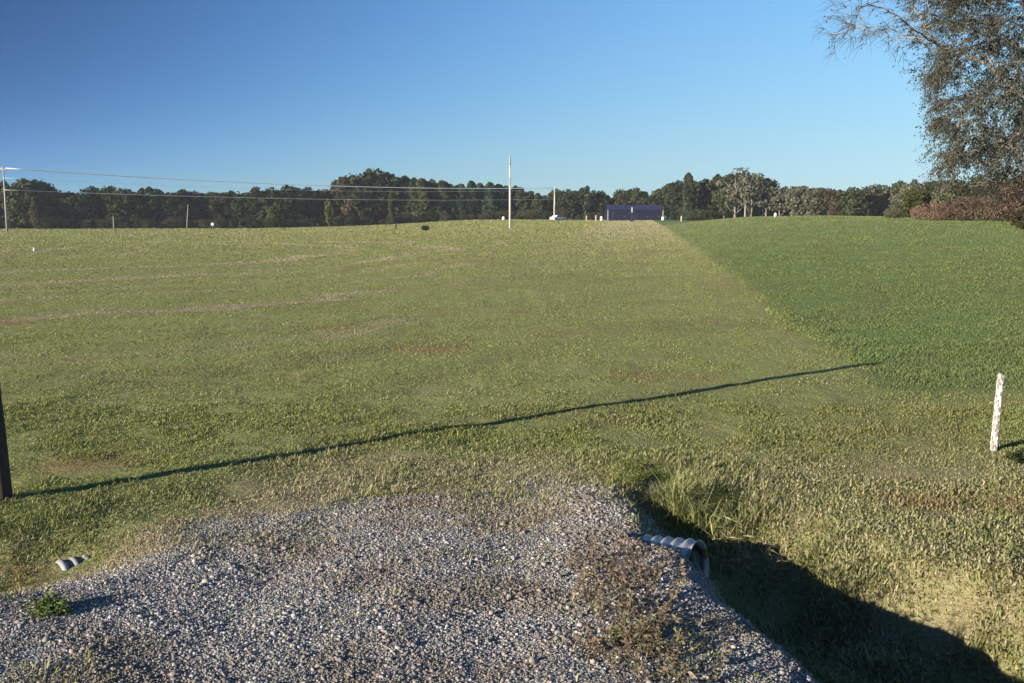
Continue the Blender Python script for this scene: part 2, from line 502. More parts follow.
# camera ray of a pixel down to the terrain (used only to measure positions from the photograph)
def ground_at(px, py):
    dx = (px - 512) / FPX; dz = (341.5 - py) / FPX
    cp, sp = math.cos(PITCH), math.sin(PITCH)
    d = np.array([dx, cp + dz * sp, -sp + dz * cp])
    t = np.exp(np.linspace(math.log(3), math.log(420), 6000))
    X, Y, Z = d[0] * t, d[1] * t, EYE + d[2] * t
    h = height(X, Y)
    hit = np.nonzero(Z < h)[0]
    i = hit[0] if len(hit) else len(t) - 1
    return Vector((X[i], Y[i], h[i]))
def at(px, dist):
    """point on the ground at a pixel column and a distance"""
    x = (px - 512) / FPX * dist * math.cos(PITCH)
    return Vector((x, dist, hz(x, dist)))

def axis(lo, hi, a, b, step, grow):
    pts = list(np.arange(a, b + 1e-6, step))
    s = step; v = pts[-1]
    while v < hi: s *= grow; v += s; pts.append(v)
    s = step; v = pts[0]; pre = []
    while v > lo: s *= grow; v -= s; pre.append(v)
    return np.array(pre[::-1] + pts)
gx = axis(-1500, 1500, -6.0, 5.5, 0.065, 1.06)
gy = axis(-400, 1500, 3.2, 10.5, 0.065, 1.045)
GX, GY = np.meshgrid(gx, gy)
GZ = height(GX, GY)
V = np.stack([GX.ravel(), GY.ravel(), GZ.ravel()], 1)
nx, ny = len(gx), len(gy)
ii, jj = np.meshgrid(np.arange(nx - 1), np.arange(ny - 1))
a = (jj * nx + ii).ravel()
F = np.stack([a, a + 1, a + nx + 1, a + nx], 1)
cx = V[F].mean(1)
isg = (driveway_mask(cx[:, 0], cx[:, 1]) > 0) & (cx[:, 1] > 1.4)
def sub(Fs):
    used, inv = np.unique(Fs, return_inverse=True)
    return V[used], inv.reshape(Fs.shape)
v_, f_ = sub(F[~isg])
tag(raw_mesh('ground', v_, f_, M['ground'], smooth=True), kind='structure')
v_, f_ = sub(F[isg])
tag(raw_mesh('gravel_driveway', v_, f_, M['gravel_bed'], smooth=True), kind='structure')
# the paved road the picture was taken from
rx = np.linspace(-60, 60, 121); ry = np.linspace(-6.0, 1.2, 9)
RX, RY = np.meshgrid(rx, ry)
RV = np.stack([RX.ravel(), RY.ravel(), height(RX, RY).ravel() + 0.05], 1)
ri, rj = np.meshgrid(np.arange(120), np.arange(8)); ra = (rj * 121 + ri).ravel()
tag(raw_mesh('road', RV, np.stack([ra, ra + 1, ra + 122, ra + 121], 1), M['asphalt'], smooth=True), kind='structure')

# ------------------------------------------------------------------ grass
def blades(P, H, W, lean, azim, mat, name, seg=2):
    """tapered leaves: 5 points each (2 base, 2 middle, tip)"""
    n = len(P)
    ca, sa = np.cos(azim), np.sin(azim)
    side = np.stack([-sa, ca, np.zeros(n)], 1)
    fwd = np.stack([ca, sa, np.zeros(n)], 1)
    up = np.array([0, 0, 1.0])
    l1 = lean * 0.45
    mid = P + fwd * (H * 0.55 * np.sin(l1))[:, None] + up * (H * 0.55 * np.cos(l1))[:, None]
    tip = mid + fwd * (H * 0.5 * np.sin(lean * 1.25))[:, None] + up * (H * 0.5 * np.cos(lean * 1.25))[:, None]
    w = (W / 2)[:, None]
    VV = np.stack([P - side * w * 0.7, P + side * w * 0.7, mid + side * w, mid - side * w, tip], 1).reshape(-1, 3)
    b = np.arange(n) * 5
    return raw_mesh(name, VV, [np.stack([b, b + 1, b + 2, b + 3], 1), np.stack([b + 3, b + 2, b + 4], 1)], mat)

def sample_ground(n, y0, y1, pad=1.22):
    y = np.exp(rng.uniform(math.log(y0), math.log(y1), n))
    x = rng.uniform(-1, 1, n) * (0.512 * y * pad + 0.5)
    return x, y

n = 1500000
x, y = sample_ground(n, 3.4, 330)
x2 = rng.uniform(-6.5, 6.5, 420000); y2 = rng.uniform(3.6, 11.5, 420000)
ok = np.abs(x2) < 0.512 * y2 * 1.22 + 0.5
x = np.concatenate([x, x2[ok]]); y = np.concatenate([y, y2[ok]]); n = len(x)
dm = driveway_mask(x, y)
md = meadow_mask(x, y)
pfringe = sstep(0.30, -0.55, dm)                          # grass thins out on the gravel
dR, sR, pR = poly_dist(x, y, DITCH_R)
dry_bank = ((sR < 0) & (dR < 1.2) & (dR > 0.25) & (y < 6.6))  # gravelly inner side of the ditch
thru = 0.16 * sstep(0.5, 0.62, fbm(x * 1.1 + 31, y * 1.1)) + 0.02 + 0.45 * sstep(6.2, 7.8, y) * sstep(0.42, 0.60, fbm(x * 1.7 + 5, y * 2.3))
keep = (rng.random(n) < np.maximum(pfringe, thru)) & ~(dry_bank & (rng.random(n) < 0.88)) & (md < 0.5)
cl = fbm(x * 1.9, y * 1.9, 3)
keep &= rng.random(n) < 0.35 + 1.3 * sstep(0.25, 0.6, cl)
x, y, cl = x[keep], y[keep], cl[keep]
z = height(x, y)
k = len(x)
H = (0.010 + 0.026 * rng.random(k) ** 1.8) * (0.3 + 1.3 * cl) * (1 + sstep(30, 200, y) * 0.6)
bankw = sstep(1.0, 2.4, x) * sstep(9.5, 7.5, y)
tallp = np.exp(-(((x - 1.25 - (7.8 - y) * 0.25) / 0.42) ** 2 + ((y - 7.75) / 0.75) ** 2))
H = H * (1 + 2.2 * tallp)
dD, sD, pD = poly_dist(x, y, DITCH_R)
H = H * (1 + 1.6 * np.exp(-(dD / 0.95) ** 2) * (sD > 0) * sstep(0.40, 0.62, fbm(x * 2.3 + 8, y * 2.3, 3)))
H = H * (1 + 0.75 * sstep(16, 7, y) * sstep(0.42, 0.68, fbm(x * 3.1, y * 3.1, 3)))
W = np.maximum(0.0060 + 0.003 * bankw, y / 1005 * 0.72) * rng.uniform(0.6, 1.4, k)
H = np.maximum(H, W * 0.9)
g1 = blades(np.stack([x, y, z - 0.004], 1), H, W, rng.uniform(0.5, 1.6, k), rng.uniform(0, 6.283, k), M['grass'], 'mown_grass')
tag(g1, 'short mown grass and cut straw covering the open field', 'grass', kind='stuff')

n = 800000
y = np.exp(rng.uniform(math.log(11.5), math.log(150), n)); x = rng.uniform(0, 1, n) * (0.512 * y * 1.25 + 2) + 0.0
md = meadow_mask(x, y)
keep = md > 0.4
x, y = x[keep], y[keep]; k = len(x)
cl = fbm(x * 0.9, y * 0.9, 3)
H = (0.014 + 0.045 * rng.random(k) ** 1.6) * (0.15 + 1.6 * cl)
W = np.maximum(0.009, y / 1005 * 0.66) * rng.uniform(0.6, 1.5, k)
g2 = blades(np.stack([x, y, height(x, y) - 0.005], 1), H, W, rng.uniform(0.35, 1.55, k), rng.uniform(0, 6.283, k), M['grass'], 'meadow_grass')
tag(g2, 'taller uncut green meadow grass on the right hand rise', 'grass', kind='stuff')

# ------------------------------------------------------------------ gravel stones
ICO_V = []
ph = (1 + 5 ** 0.5) / 2
for s1 in (-1, 1):
    for s2 in (-1, 1):
        ICO_V += [(0, s1, s2 * ph), (s1, s2 * ph, 0), (s2 * ph, 0, s1)]
ICO_V = np.array(ICO_V) / math.hypot(1, ph)
def hull_faces(Vp):
    fs = []
    nV = len(Vp)
    for a_ in range(nV):
        for b_ in range(a_ + 1, nV):
            for c_ in range(b_ + 1, nV):
                nn = np.cross(Vp[b_] - Vp[a_], Vp[c_] - Vp[a_])
                dd = (Vp - Vp[a_]) @ nn
                if (dd < 1e-6).all(): fs.append((a_, b_, c_))
                elif (dd > -1e-6).all(): fs.append((a_, c_, b_))
    return np.array(fs)
ICO_F = hull_faces(ICO_V)
def stones(P, S, name, mat):
    n = len(P)
    V0 = ICO_V[None] * rng.uniform(0.68, 1.22, (n, 12, 1))
    ax = rng.normal(size=(n, 4)); ax /= np.linalg.norm(ax, axis=1)[:, None]
    w, qx, qy, qz = ax.T
    Rm = np.stack([1 - 2 * (qy * qy + qz * qz), 2 * (qx * qy - qz * w), 2 * (qx * qz + qy * w),
                   2 * (qx * qy + qz * w), 1 - 2 * (qx * qx + qz * qz), 2 * (qy * qz - qx * w),
                   2 * (qx * qz - qy * w), 2 * (qy * qz + qx * w), 1 - 2 * (qx * qx + qy * qy)], 1).reshape(n, 3, 3)
    sc = rng.uniform(0.65, 1.25, (n, 1, 3)) * S[:, None, None]
    V1 = np.einsum('nij,nkj->nki', Rm, V0 * sc)
    V1[:, :, 2] *= 0.75
    V1 = V1 + P[:, None, :]
    Fi = (ICO_F[None] + (np.arange(n) * 12)[:, None, None]).reshape(-1, 3)
    return raw_mesh(name, V1.reshape(-1, 3), Fi, mat)
n = 700000
y = 3.3 + 5.6 * rng.random(n) ** 0.9
x = rng.uniform(-6.5, 2.6, n)
ok = np.abs(x) < 0.512 * y * 1.3 + 0.6
x, y = x[ok], y[ok]
dm = driveway_mask(x, y)
dR, sR, pR = poly_dist(x, y, DITCH_R)
inner = (sR < 0) & (dR < 1.1) & (y < 7.0)
cov = sstep(0.45, 0.58, fbm(x * 0.8 + 9, y * 0.8, 4))      # bare, earthy patches
pk = sstep(-0.45, 0.55, dm) * (1 - 0.62 * cov) + 0.10 * sstep(-0.5, 0.0, dm)
far_f = sstep(6.3, 7.7, y) * sstep(0.6, -0.2, x)
pk = pk * (1 - 0.75 * far_f * sstep(0.35, 0.6, fbm(x * 1.7 + 5, y * 2.3)))
pk = np.maximum(pk, inner * 0.8 * sstep(0.15, 0.6, dR))
pk = np.maximum(pk, 1.3 * np.exp(-(((x - 0.62) / 0.45) ** 2 + ((y - 7.3) / 0.55) ** 2)))
ok = rng.random(len(x)) < pk * 0.9
x, y = x[ok], y[ok]; k = len(x)
S = np.minimum(0.0055 * np.exp(rng.normal(0, 0.38, k)) * (1 + 0.45 * np.exp(-(((x - 0.62) / 0.5) ** 2 + ((y - 7.3) / 0.6) ** 2))), 0.02)
S = S * (0.72 + 0.55 * (rng.random(k) < 0.10))
gs = stones(np.stack([x, y, height(x, y) + S * 0.25], 1), S, 'gravel', M['stone'])
tag(gs, 'loose crushed grey limestone gravel spread over the driveway apron', 'gravel', kind='stuff')
print('gravel', k)

# ------------------------------------------------------------------ culvert pipes
def metal_mat():
    t = NT('galvanised_steel')
    co = t.objco()
    n = t.noise(co, 9.0, 5, 0.6)
    col = t.mix(n, (0.20, 0.21, 0.22), (0.44, 0.45, 0.46))
    rust = t.smooth(t.noise(co, 5.5, 4, 0.6), 0.54, 0.66)
    col = t.mix(rust, col, (0.22, 0.11, 0.06))
    return t.out(t.bsdf(col, 0.5, 0.35, 0.4))
M['metal'] = metal_mat()
M['pipe_mud'] = simple_mat('dried_mud', (0.12, 0.09, 0.06), 0.95, 0.4, 12, bump=0.02)
def culvert(base, end, rad, label, silt_name='silt'):
    base = Vector(base); end = Vector(end)
    ax = (end - base); L = ax.length; ax.normalize()
    root = empty('culvert_pipe', end, 0, label, 'drain pipe')
    s1 = ax.cross(Vector((0, 0, 1))).normalized(); s2 = s1.cross(ax)
    steps = int(L / 0.011); ns = 36
    VV = []; FF = []
    for layer, dr in ((0, 0.0), (1, -0.006)):
        for i in range(steps + 1):
            r = rad + 0.016 * math.cos(2 * math.pi * i * 0.011 / 0.077) + dr
            c = base + ax * (i * 0.011) - end
            for k_ in range(ns):
                t = 2 * math.pi * k_ / ns
                VV.append(c + (s1 * math.cos(t) + s2 * math.sin(t)) * r)
    m = (steps + 1) * ns
    for i in range(steps):
        for k_ in range(ns):
            q = (i * ns + k_, (i + 1) * ns + k_, (i + 1) * ns + (k_ + 1) % ns, i * ns + (k_ + 1) % ns)
            FF.append(q); FF.append(tuple(j + m for j in q[::-1]))
    e = steps * ns
    for k_ in range(ns): FF.append((e + k_, e + m + k_, e + m + (k_ + 1) % ns, e + (k_ + 1) % ns))
    raw_mesh('pipe_wall', np.array([tuple(v) for v in VV]), np.array(FF), M['metal'], root, True)
    # silt lying along the bottom of the pipe
    mb = MB()
    a0 = -ax * L * 0.95; a1 = -ax * 0.02
    for c0, c1 in ((a0, a1),):
        w = rad * 0.72; h = -rad * 0.62
        mb.add([c0 + s1 * w + s2 * h, c0 - s1 * w + s2 * h, c1 - s1 * w + s2 * (h - 0.02), c1 + s1 * w + s2 * (h - 0.02),
                c0 - s2 * rad * 0.9, c1 - s2 * rad * 0.9],
               [(0, 1, 2, 3), (0, 4, 1), (3, 2, 5), (0, 3, 5, 4), (1, 4, 5, 2)])
    mb.build(silt_name, M['pipe_mud'], root)
    return root
culvert((0.72, 6.74, -0.215), (1.24, 6.43, -0.165), 0.20, 'corrugated metal pipe end poking from the gravel bank above the shaded ditch')
culvert((-1.95, 7.2, -0.26), (-2.98, 6.35, -0.258), 0.18, 'half buried corrugated metal pipe end in grass at the left gravel edge')

# ------------------------------------------------------------------ posts in the foreground
def wood_mat(name, a, b, c=None):
    t = NT(name)
    co = t.objco()
    mp = t.node('ShaderNodeMapping'); mp.inputs['Scale'].default_value = (30, 30, 2.0)
    t.t.links.new(co, mp.inputs[0])
    n = t.noise(mp.outputs[0], 1.0, 5, 0.65)
    col = t.mix(n, a, b)
    if c:
        mp2 = t.node('ShaderNodeMapping'); mp2.inputs['Scale'].default_value = (62, 62, 30)
        t.t.links.new(co, mp2.inputs[0])
        chips = t.smooth(t.noise(mp2.outputs[0], 1.0, 4, 0.62), 0.44, 0.52)
        col = t.mix(chips, c, col)
    return t.out(t.bsdf(col, 0.9, 0, 0.15, t.bump(n, 0.006)))
M['wood_old'] = wood_mat('weathered_dark_wood', (0.022, 0.017, 0.014), (0.085, 0.064, 0.05))
M['wood_white'] = wood_mat('peeling_white_paint', (0.10, 0.085, 0.075), (0.28, 0.25, 0.23), (0.66, 0.65, 0.62))

def rough_post(name, base, rad, height_, lean_x, lean_y, mat, label, seed, square=False, parts=True):
    rs = np.random.default_rng(seed)
    root = empty(name, base, 0, label, 'post')
    n_ = 16; lv = 40
    VV = []; FF = []
    off = rs.uniform(0, 6.28, 4)
    for i in range(lv + 1):
        t = i / lv
        zz = -0.35 + (height_ + 0.35) * t
        cxx, cyy = lean_x * zz, lean_y * zz
        for k_ in range(n_):
            th = 2 * math.pi * k_ / n_
            r = rad * (1 + 0.05 * math.sin(3 * th + off[0]) + 0.04 * math.sin(5 * th + off[1] + t * 3) + rs.normal(0, 0.018))
            if square:
                r *= min(1 / max(abs(math.cos(th)), abs(math.sin(th))), 1.28)
            r *= 1.06 - 0.12 * t
            VV.append((cxx + r * math.cos(th), cyy + r * math.sin(th), zz + (rs.normal(0, 0.012) if i == lv else 0)))
    for i in range(lv):
        for k_ in range(n_):
            FF.append((i * n_ + k_, i * n_ + (k_ + 1) % n_, (i + 1) * n_ + (k_ + 1) % n_, (i + 1) * n_ + k_))
    VV.append((lean_x * height_, lean_y * height_, height_ + 0.004))
    top = [(lv * n_ + k_, lv * n_ + (k_ + 1) % n_, len(VV) - 1) for k_ in range(n_)]
    raw_mesh('post_shaft', np.array(VV), [np.array(FF), np.array(top)], mat, root)
    return root
pb = ground_at(2.5, 499)
tipg = ground_at(876, 364)
print('post base', pb, 'shadow tip', tipg, 'az', (tipg - pb).normalized(), 'len', (tipg - pb).length)
post_h = math.hypot(tipg.x - pb.x, tipg.y - pb.y) * math.tan(SUN_EL) + (tipg.z - pb.z)
print('post height', post_h)
rough_post('fence_post', pb, 0.068, post_h * 1.02, -0.042, 0.0, M['wood_old'],
           'tall dark weathered wooden post at the left edge casting a long thin shadow', 5)
wb = ground_at(993.5, 451)
print('white post', wb)
rough_post('fence_post', wb, 0.027, 0.72, 0.035, 0.0, M['wood_white'],
           'short white post with peeling paint standing in the grass', 8, True)

# ------------------------------------------------------------------ weeds by the ditch
def weed_mesh(n_st, spread, hgt, leaf, seed, droop=0.5):
    rs = np.random.default_rng(seed)
    VV = []; FF = []
    LV = []
    for s in range(n_st):
        a_ = rs.uniform(0, 6.28); r0 = spread * math.sqrt(rs.random()) * 0.6
        p = np.array([math.cos(a_) * r0, math.sin(a_) * r0, -0.03])
        d = np.array([math.cos(a_) * 0.5 * rs.random(), math.sin(a_) * 0.5 * rs.random(), 1.0]) + rs.normal(0, 0.16, 3)
        h = hgt * rs.uniform(0.5, 1.1); nseg = 6
        prev = None
        for i in range(nseg + 1):
            t = i / nseg
            w = 0.0026 * (1 - 0.7 * t)
            q = [p + np.array([w, 0, 0]), p + np.array([-w / 2, w, 0]), p + np.array([-w / 2, -w, 0])]
            b = len(VV); VV += q
            if prev is not None:
                for k_ in range(3): FF.append((prev + k_, prev + (k_ + 1) % 3, b + (k_ + 1) % 3, b + k_))
            prev = b
            if i > 0:
                for _ in range(leaf[0]):
                    LV.append((p.copy() + rs.normal(0, 0.008, 3), t))
            d = d + rs.normal(0, 0.2, 3) + np.array([0, 0, -droop * t * 0.3]); dn = d / np.linalg.norm(d)
            p = p + dn * h / nseg
    SV = np.array(VV); SF = np.array(FF)
    n_ = len(LV)
    P = np.array([l[0] for l in LV])
    d = rs.normal(size=(n_, 3)); d[:, 2] = d[:, 2] * 0.5 + 0.1; d /= np.linalg.norm(d, axis=1)[:, None]
    s = np.cross(d, rs.normal(size=(n_, 3))); s /= np.linalg.norm(s, axis=1)[:, None]
    L = leaf[1] * rs.uniform(0.5, 1.3, n_)[:, None]; Wd = leaf[2] * rs.uniform(0.6, 1.3, n_)[:, None]
    A = np.stack([P, P + d * L * 0.5 + s * Wd, P + d * L, P + d * L * 0.5 - s * Wd], 1).reshape(-1, 3)
    b = np.arange(n_) * 4
    return (SV, SF), (A, np.stack([b, b + 1, b + 2, b + 3], 1))

weed_protos = {}
def weed(name, key, loc, rz, sc, label, cat, group, args, mats):
    if key not in weed_protos:
        (sv, sf), (lv_, lf) = weed_mesh(*args)
        root = empty(name, (0, 0, 0), 0)
        raw_mesh('stems', sv, sf, mats[0], root); raw_mesh('leaves', lv_, lf, mats[1], root)
        weed_protos[key] = root; r = root
    else:
        src = weed_protos[key]
        r = src.copy(); C.objects.link(r)
        for ch in list(src.children):
            c = ch.copy(); C.objects.link(c); c.parent = r
    r.location = loc; r.rotation_euler = (0, 0, rz); r.scale = (sc,) * 3
    return tag(r, label, cat, group)
DRY = [(12, 0.22, 0.34, (6, 0.035, 0.006), 11), (10, 0.20, 0.28, (7, 0.03, 0.006), 12)]
dry_spots = [(628, 572), (615, 600), (640, 598), (600, 570), (648, 628), (662, 645), (612, 640), (585, 588), (685, 672), (632, 660), (650, 612), (578, 550)]
for i, (px, py) in enumerate(dry_spots):
    p = ground_at(px, py + 14)
    weed('dry_weed', i % 2, p, random.random() * 6, random.uniform(0.7, 1.15) * (1.25 if i < 4 else 0.8),
         'dead brown weed clump on the gravel shoulder beside the ditch', 'weed', 'dead brown weeds on the gravel shoulder',
         DRY[i % 2], (M['weed_dry'], M['weed_dry']))
for i, (px, py, lab) in enumerate([(632, 640, 'low bright green weed among the dead weeds on the gravel shoulder'),
                                   (50, 612, 'low dark green weed patch on the gravel at the left edge')]):
    p = ground_at(px, py)
    weed('green_weed', 10, p, i * 2.0, 0.6, lab, 'weed', None,
         (30, 0.26, 0.14, (6, 0.045, 0.009), 15), (M['weed_dim'], M['weed_dim']))
gw = random.Random(9)
for i in range(20):
    px, py = gw.uniform(615, 728), 0
    py = 462 + (px - 615) * 0.42 + gw.uniform(-4, 26)
    p = ground_at(px, py)
    weed('green_weed', 11, p, i * 1.3, gw.uniform(0.32, 0.6), 'leafy green weed clump growing behind the corrugated pipe above the ditch',
         'weed', 'green weeds above the ditch', (40, 0.34, 0.26, (3, 0.10, 0.0045), 18), (M['weed_dim'], M['weed_dim']))
# dry stalks standing and lying in the mouth of the ditch
for i, (px, py) in enumerate([(735, 560), (762, 575), (790, 580), (725, 548), (775, 560), (745, 585)]):
    p = ground_at(px, py)
    weed('grass_stalk', 12, p, i * 1.9, random.uniform(0.7, 1.0), 'thin pale grass stalks rising from the shaded ditch by the pipe mouth',
         'weed', 'pale stalks in the ditch', (7, 0.22, 0.42, (2, 0.11, 0.004), 21, 1.6), (M['stem_straw'], M['stem_straw']))
# dark low weed right of the white post
weed('green_weed', 13, ground_at(1020, 462), 0.4, 0.62, 'dark low weed tuft at the right edge below the white post', 'weed', None,
     (26, 0.2, 0.2, (6, 0.05, 0.012), 25), (M['leaf_mid'], M['leaf_mid']))

# ------------------------------------------------------------------ far trees
def quads_from(P, N, S, rs, aspect=1.0):
    n_ = len(P)
    t = np.cross(N, rs.normal(size=(n_, 3))); t /= np.linalg.norm(t, axis=1)[:, None]
    b = np.cross(N, t)
    S = S[:, None]
    j = rs.uniform(0.6, 1.3, (n_, 4, 1))
    Q = np.stack([t * S, b * S * aspect, -t * S, -b * S * aspect], 1) * j + P[:, None]
    k_ = np.arange(n_) * 4
    return Q.reshape(-1, 3), np.stack([k_, k_ + 1, k_ + 2, k_ + 3], 1)

def crown_round(seed, hgt, rad, base, n_cl, n_leaf, leaf, squash=1.0):
    rs = np.random.default_rng(seed)
    cz = (hgt + base) / 2; rz_ = (hgt - base) / 2
    d = rs.normal(size=(n_cl, 3)); d /= np.linalg.norm(d, axis=1)[:, None]
    rr = rs.uniform(0.35, 0.86, n_cl) ** 0.7
    cc = d * rr[:, None] * np.array([rad, rad, rz_]) + np.array([0, 0, cz])
    # heavier at mid height, tapering skirts
    cs = rs.uniform(0.22, 0.42, n_cl) * rad
    w = cs ** 2; idx = rs.choice(n_cl, n_leaf, p=w / w.sum())
    dd = rs.normal(size=(n_leaf, 3)); dd /= np.linalg.norm(dd, axis=1)[:, None]
    P = cc[idx] + dd * (cs[idx] * rs.uniform(0.55, 1.08, n_leaf))[:, None] * np.array([1, 1, 0.8])
    P[:, 2] = np.maximum(P[:, 2], 0.15)
    N = dd + rs.normal(0, 0.5, (n_leaf, 3)); N /= np.linalg.norm(N, axis=1)[:, None]
    return quads_from(P, N, leaf * rs.uniform(0.55, 1.25, n_leaf), rs)

def crown_cone(seed, hgt, rad, base, n_leaf, leaf, power=0.8):
    rs = np.random.default_rng(seed)
    t = rs.random(n_leaf) ** 1.25
    z_ = base + (hgt - base) * t
    tiers = 0.72 + 0.28 * np.abs(np.sin(t * 22 + rs.uniform(0, 0.6, n_leaf)))
    az = rs.uniform(0, 6.283, n_leaf)
    lob = 0.8 + 0.25 * np.sin(az * 3 + t * 9 + seed)
    r = rad * (1 - t) ** power * tiers * lob * np.sqrt(rs.uniform(0.25, 1, n_leaf)) + 0.1
    P = np.stack([r * np.cos(az), r * np.sin(az), z_ - 0.1 * r], 1)
    N = np.stack([np.cos(az), np.sin(az), np.full(n_leaf, 0.7)], 1) + rs.normal(0, 0.5, (n_leaf, 3))
    N /= np.linalg.norm(N, axis=1)[:, None]
    return quads_from(P, N, leaf * rs.uniform(0.5, 1.2, n_leaf), rs)

def trunk_mb(seed, hgt, rad, forks, crown_r):
    rs = np.random.default_rng(seed); mb = MB()
    pts = [(rs.normal(0, 0.05 * i), rs.normal(0, 0.05 * i), -0.4 + (hgt * 0.8 + 0.4) * i / 6) for i in range(7)]
    mb.tube(pts, [rad * (1.35 if i == 0 else 1 - i / 7.5) for i in range(7)], 7)
    for f in range(forks):
        i = rs.integers(1, 5); p = Vector(pts[i]); a_ = rs.uniform(0, 6.28)
        q = p + Vector((math.cos(a_) * crown_r * 0.6, math.sin(a_) * crown_r * 0.6, hgt * 0.22))
        m_ = (p + q) / 2 + Vector((0, 0, -0.1))
        mb.tube([p, m_, q], [rad * 0.5, rad * 0.35, rad * 0.12], 5)
    return mb

KINDS = {   # crown arrays, height, trunk args
    'round_a': (crown_round(1, 12, 4.2, 0.4, 46, 3000, 0.42), 12, (1, 12, 0.26, 5, 4.2)),
    'round_b': (crown_round(2, 13, 3.8, 0.8, 44, 3000, 0.42), 13, (2, 13, 0.28, 5, 3.8)),
    'round_c': (crown_round(3, 11, 4.6, 0.2, 52, 3200, 0.42), 11, (3, 11, 0.24, 5, 4.6)),
    'tall_a': (crown_round(4, 15, 3.4, 3.2, 36, 2600, 0.42), 15, (4, 15, 0.3, 6, 3.4)),
    'pine_a': (crown_cone(5, 12.5, 2.9, 0.5, 2800, 0.42, 0.30), 12.5, (5, 12.5, 0.22, 0, 1)),
    'pine_b': (crown_cone(6, 12, 2.9, 0.3, 2800, 0.42, 0.36), 12, (6, 12, 0.2, 0, 1)),
    'sparse_a': (crown_round(7, 14, 4.6, 3.4, 30, 1400, 0.40), 14, (7, 14, 0.3, 8, 4.6)),
    'sparse_b': (crown_round(8, 12, 3.8, 2.6, 26, 1000, 0.38), 12, (8, 12, 0.24, 8, 3.8)),
    'shrub_a': (crown_round(9, 3.4, 1.9, 0.05, 40, 6000, 0.085), 3.4, (9, 3.0, 0.07, 4, 1.5)),
    'shrub_b': (crown_round(10, 2.8, 2.2, 0.05, 44, 6000, 0.085), 2.8, (10, 2.4, 0.06, 4, 1.6)),
}
tree_meshes = {}
def tree(name, kind, leafmat, barkmat, loc, hgt, wide, rz, label, cat, group=None):
    crown, h0, targs = KINDS[kind]
    key = (kind, leafmat, barkmat)
    root = empty(name, loc, rz, label, cat, group)
    s = hgt / h0
    root.scale = (s * wide, s * wide, s)
    if key not in tree_meshes:
        a_ = trunk_mb(*targs).build('trunk', M[barkmat], root, True)
        b_ = raw_mesh('crown', crown[0], crown[1], M[leafmat], root)
        tree_meshes[key] = (a_, b_)
    else:
        for src in tree_meshes[key]:
            c = src.copy(); C.objects.link(c); c.parent = root
    return root

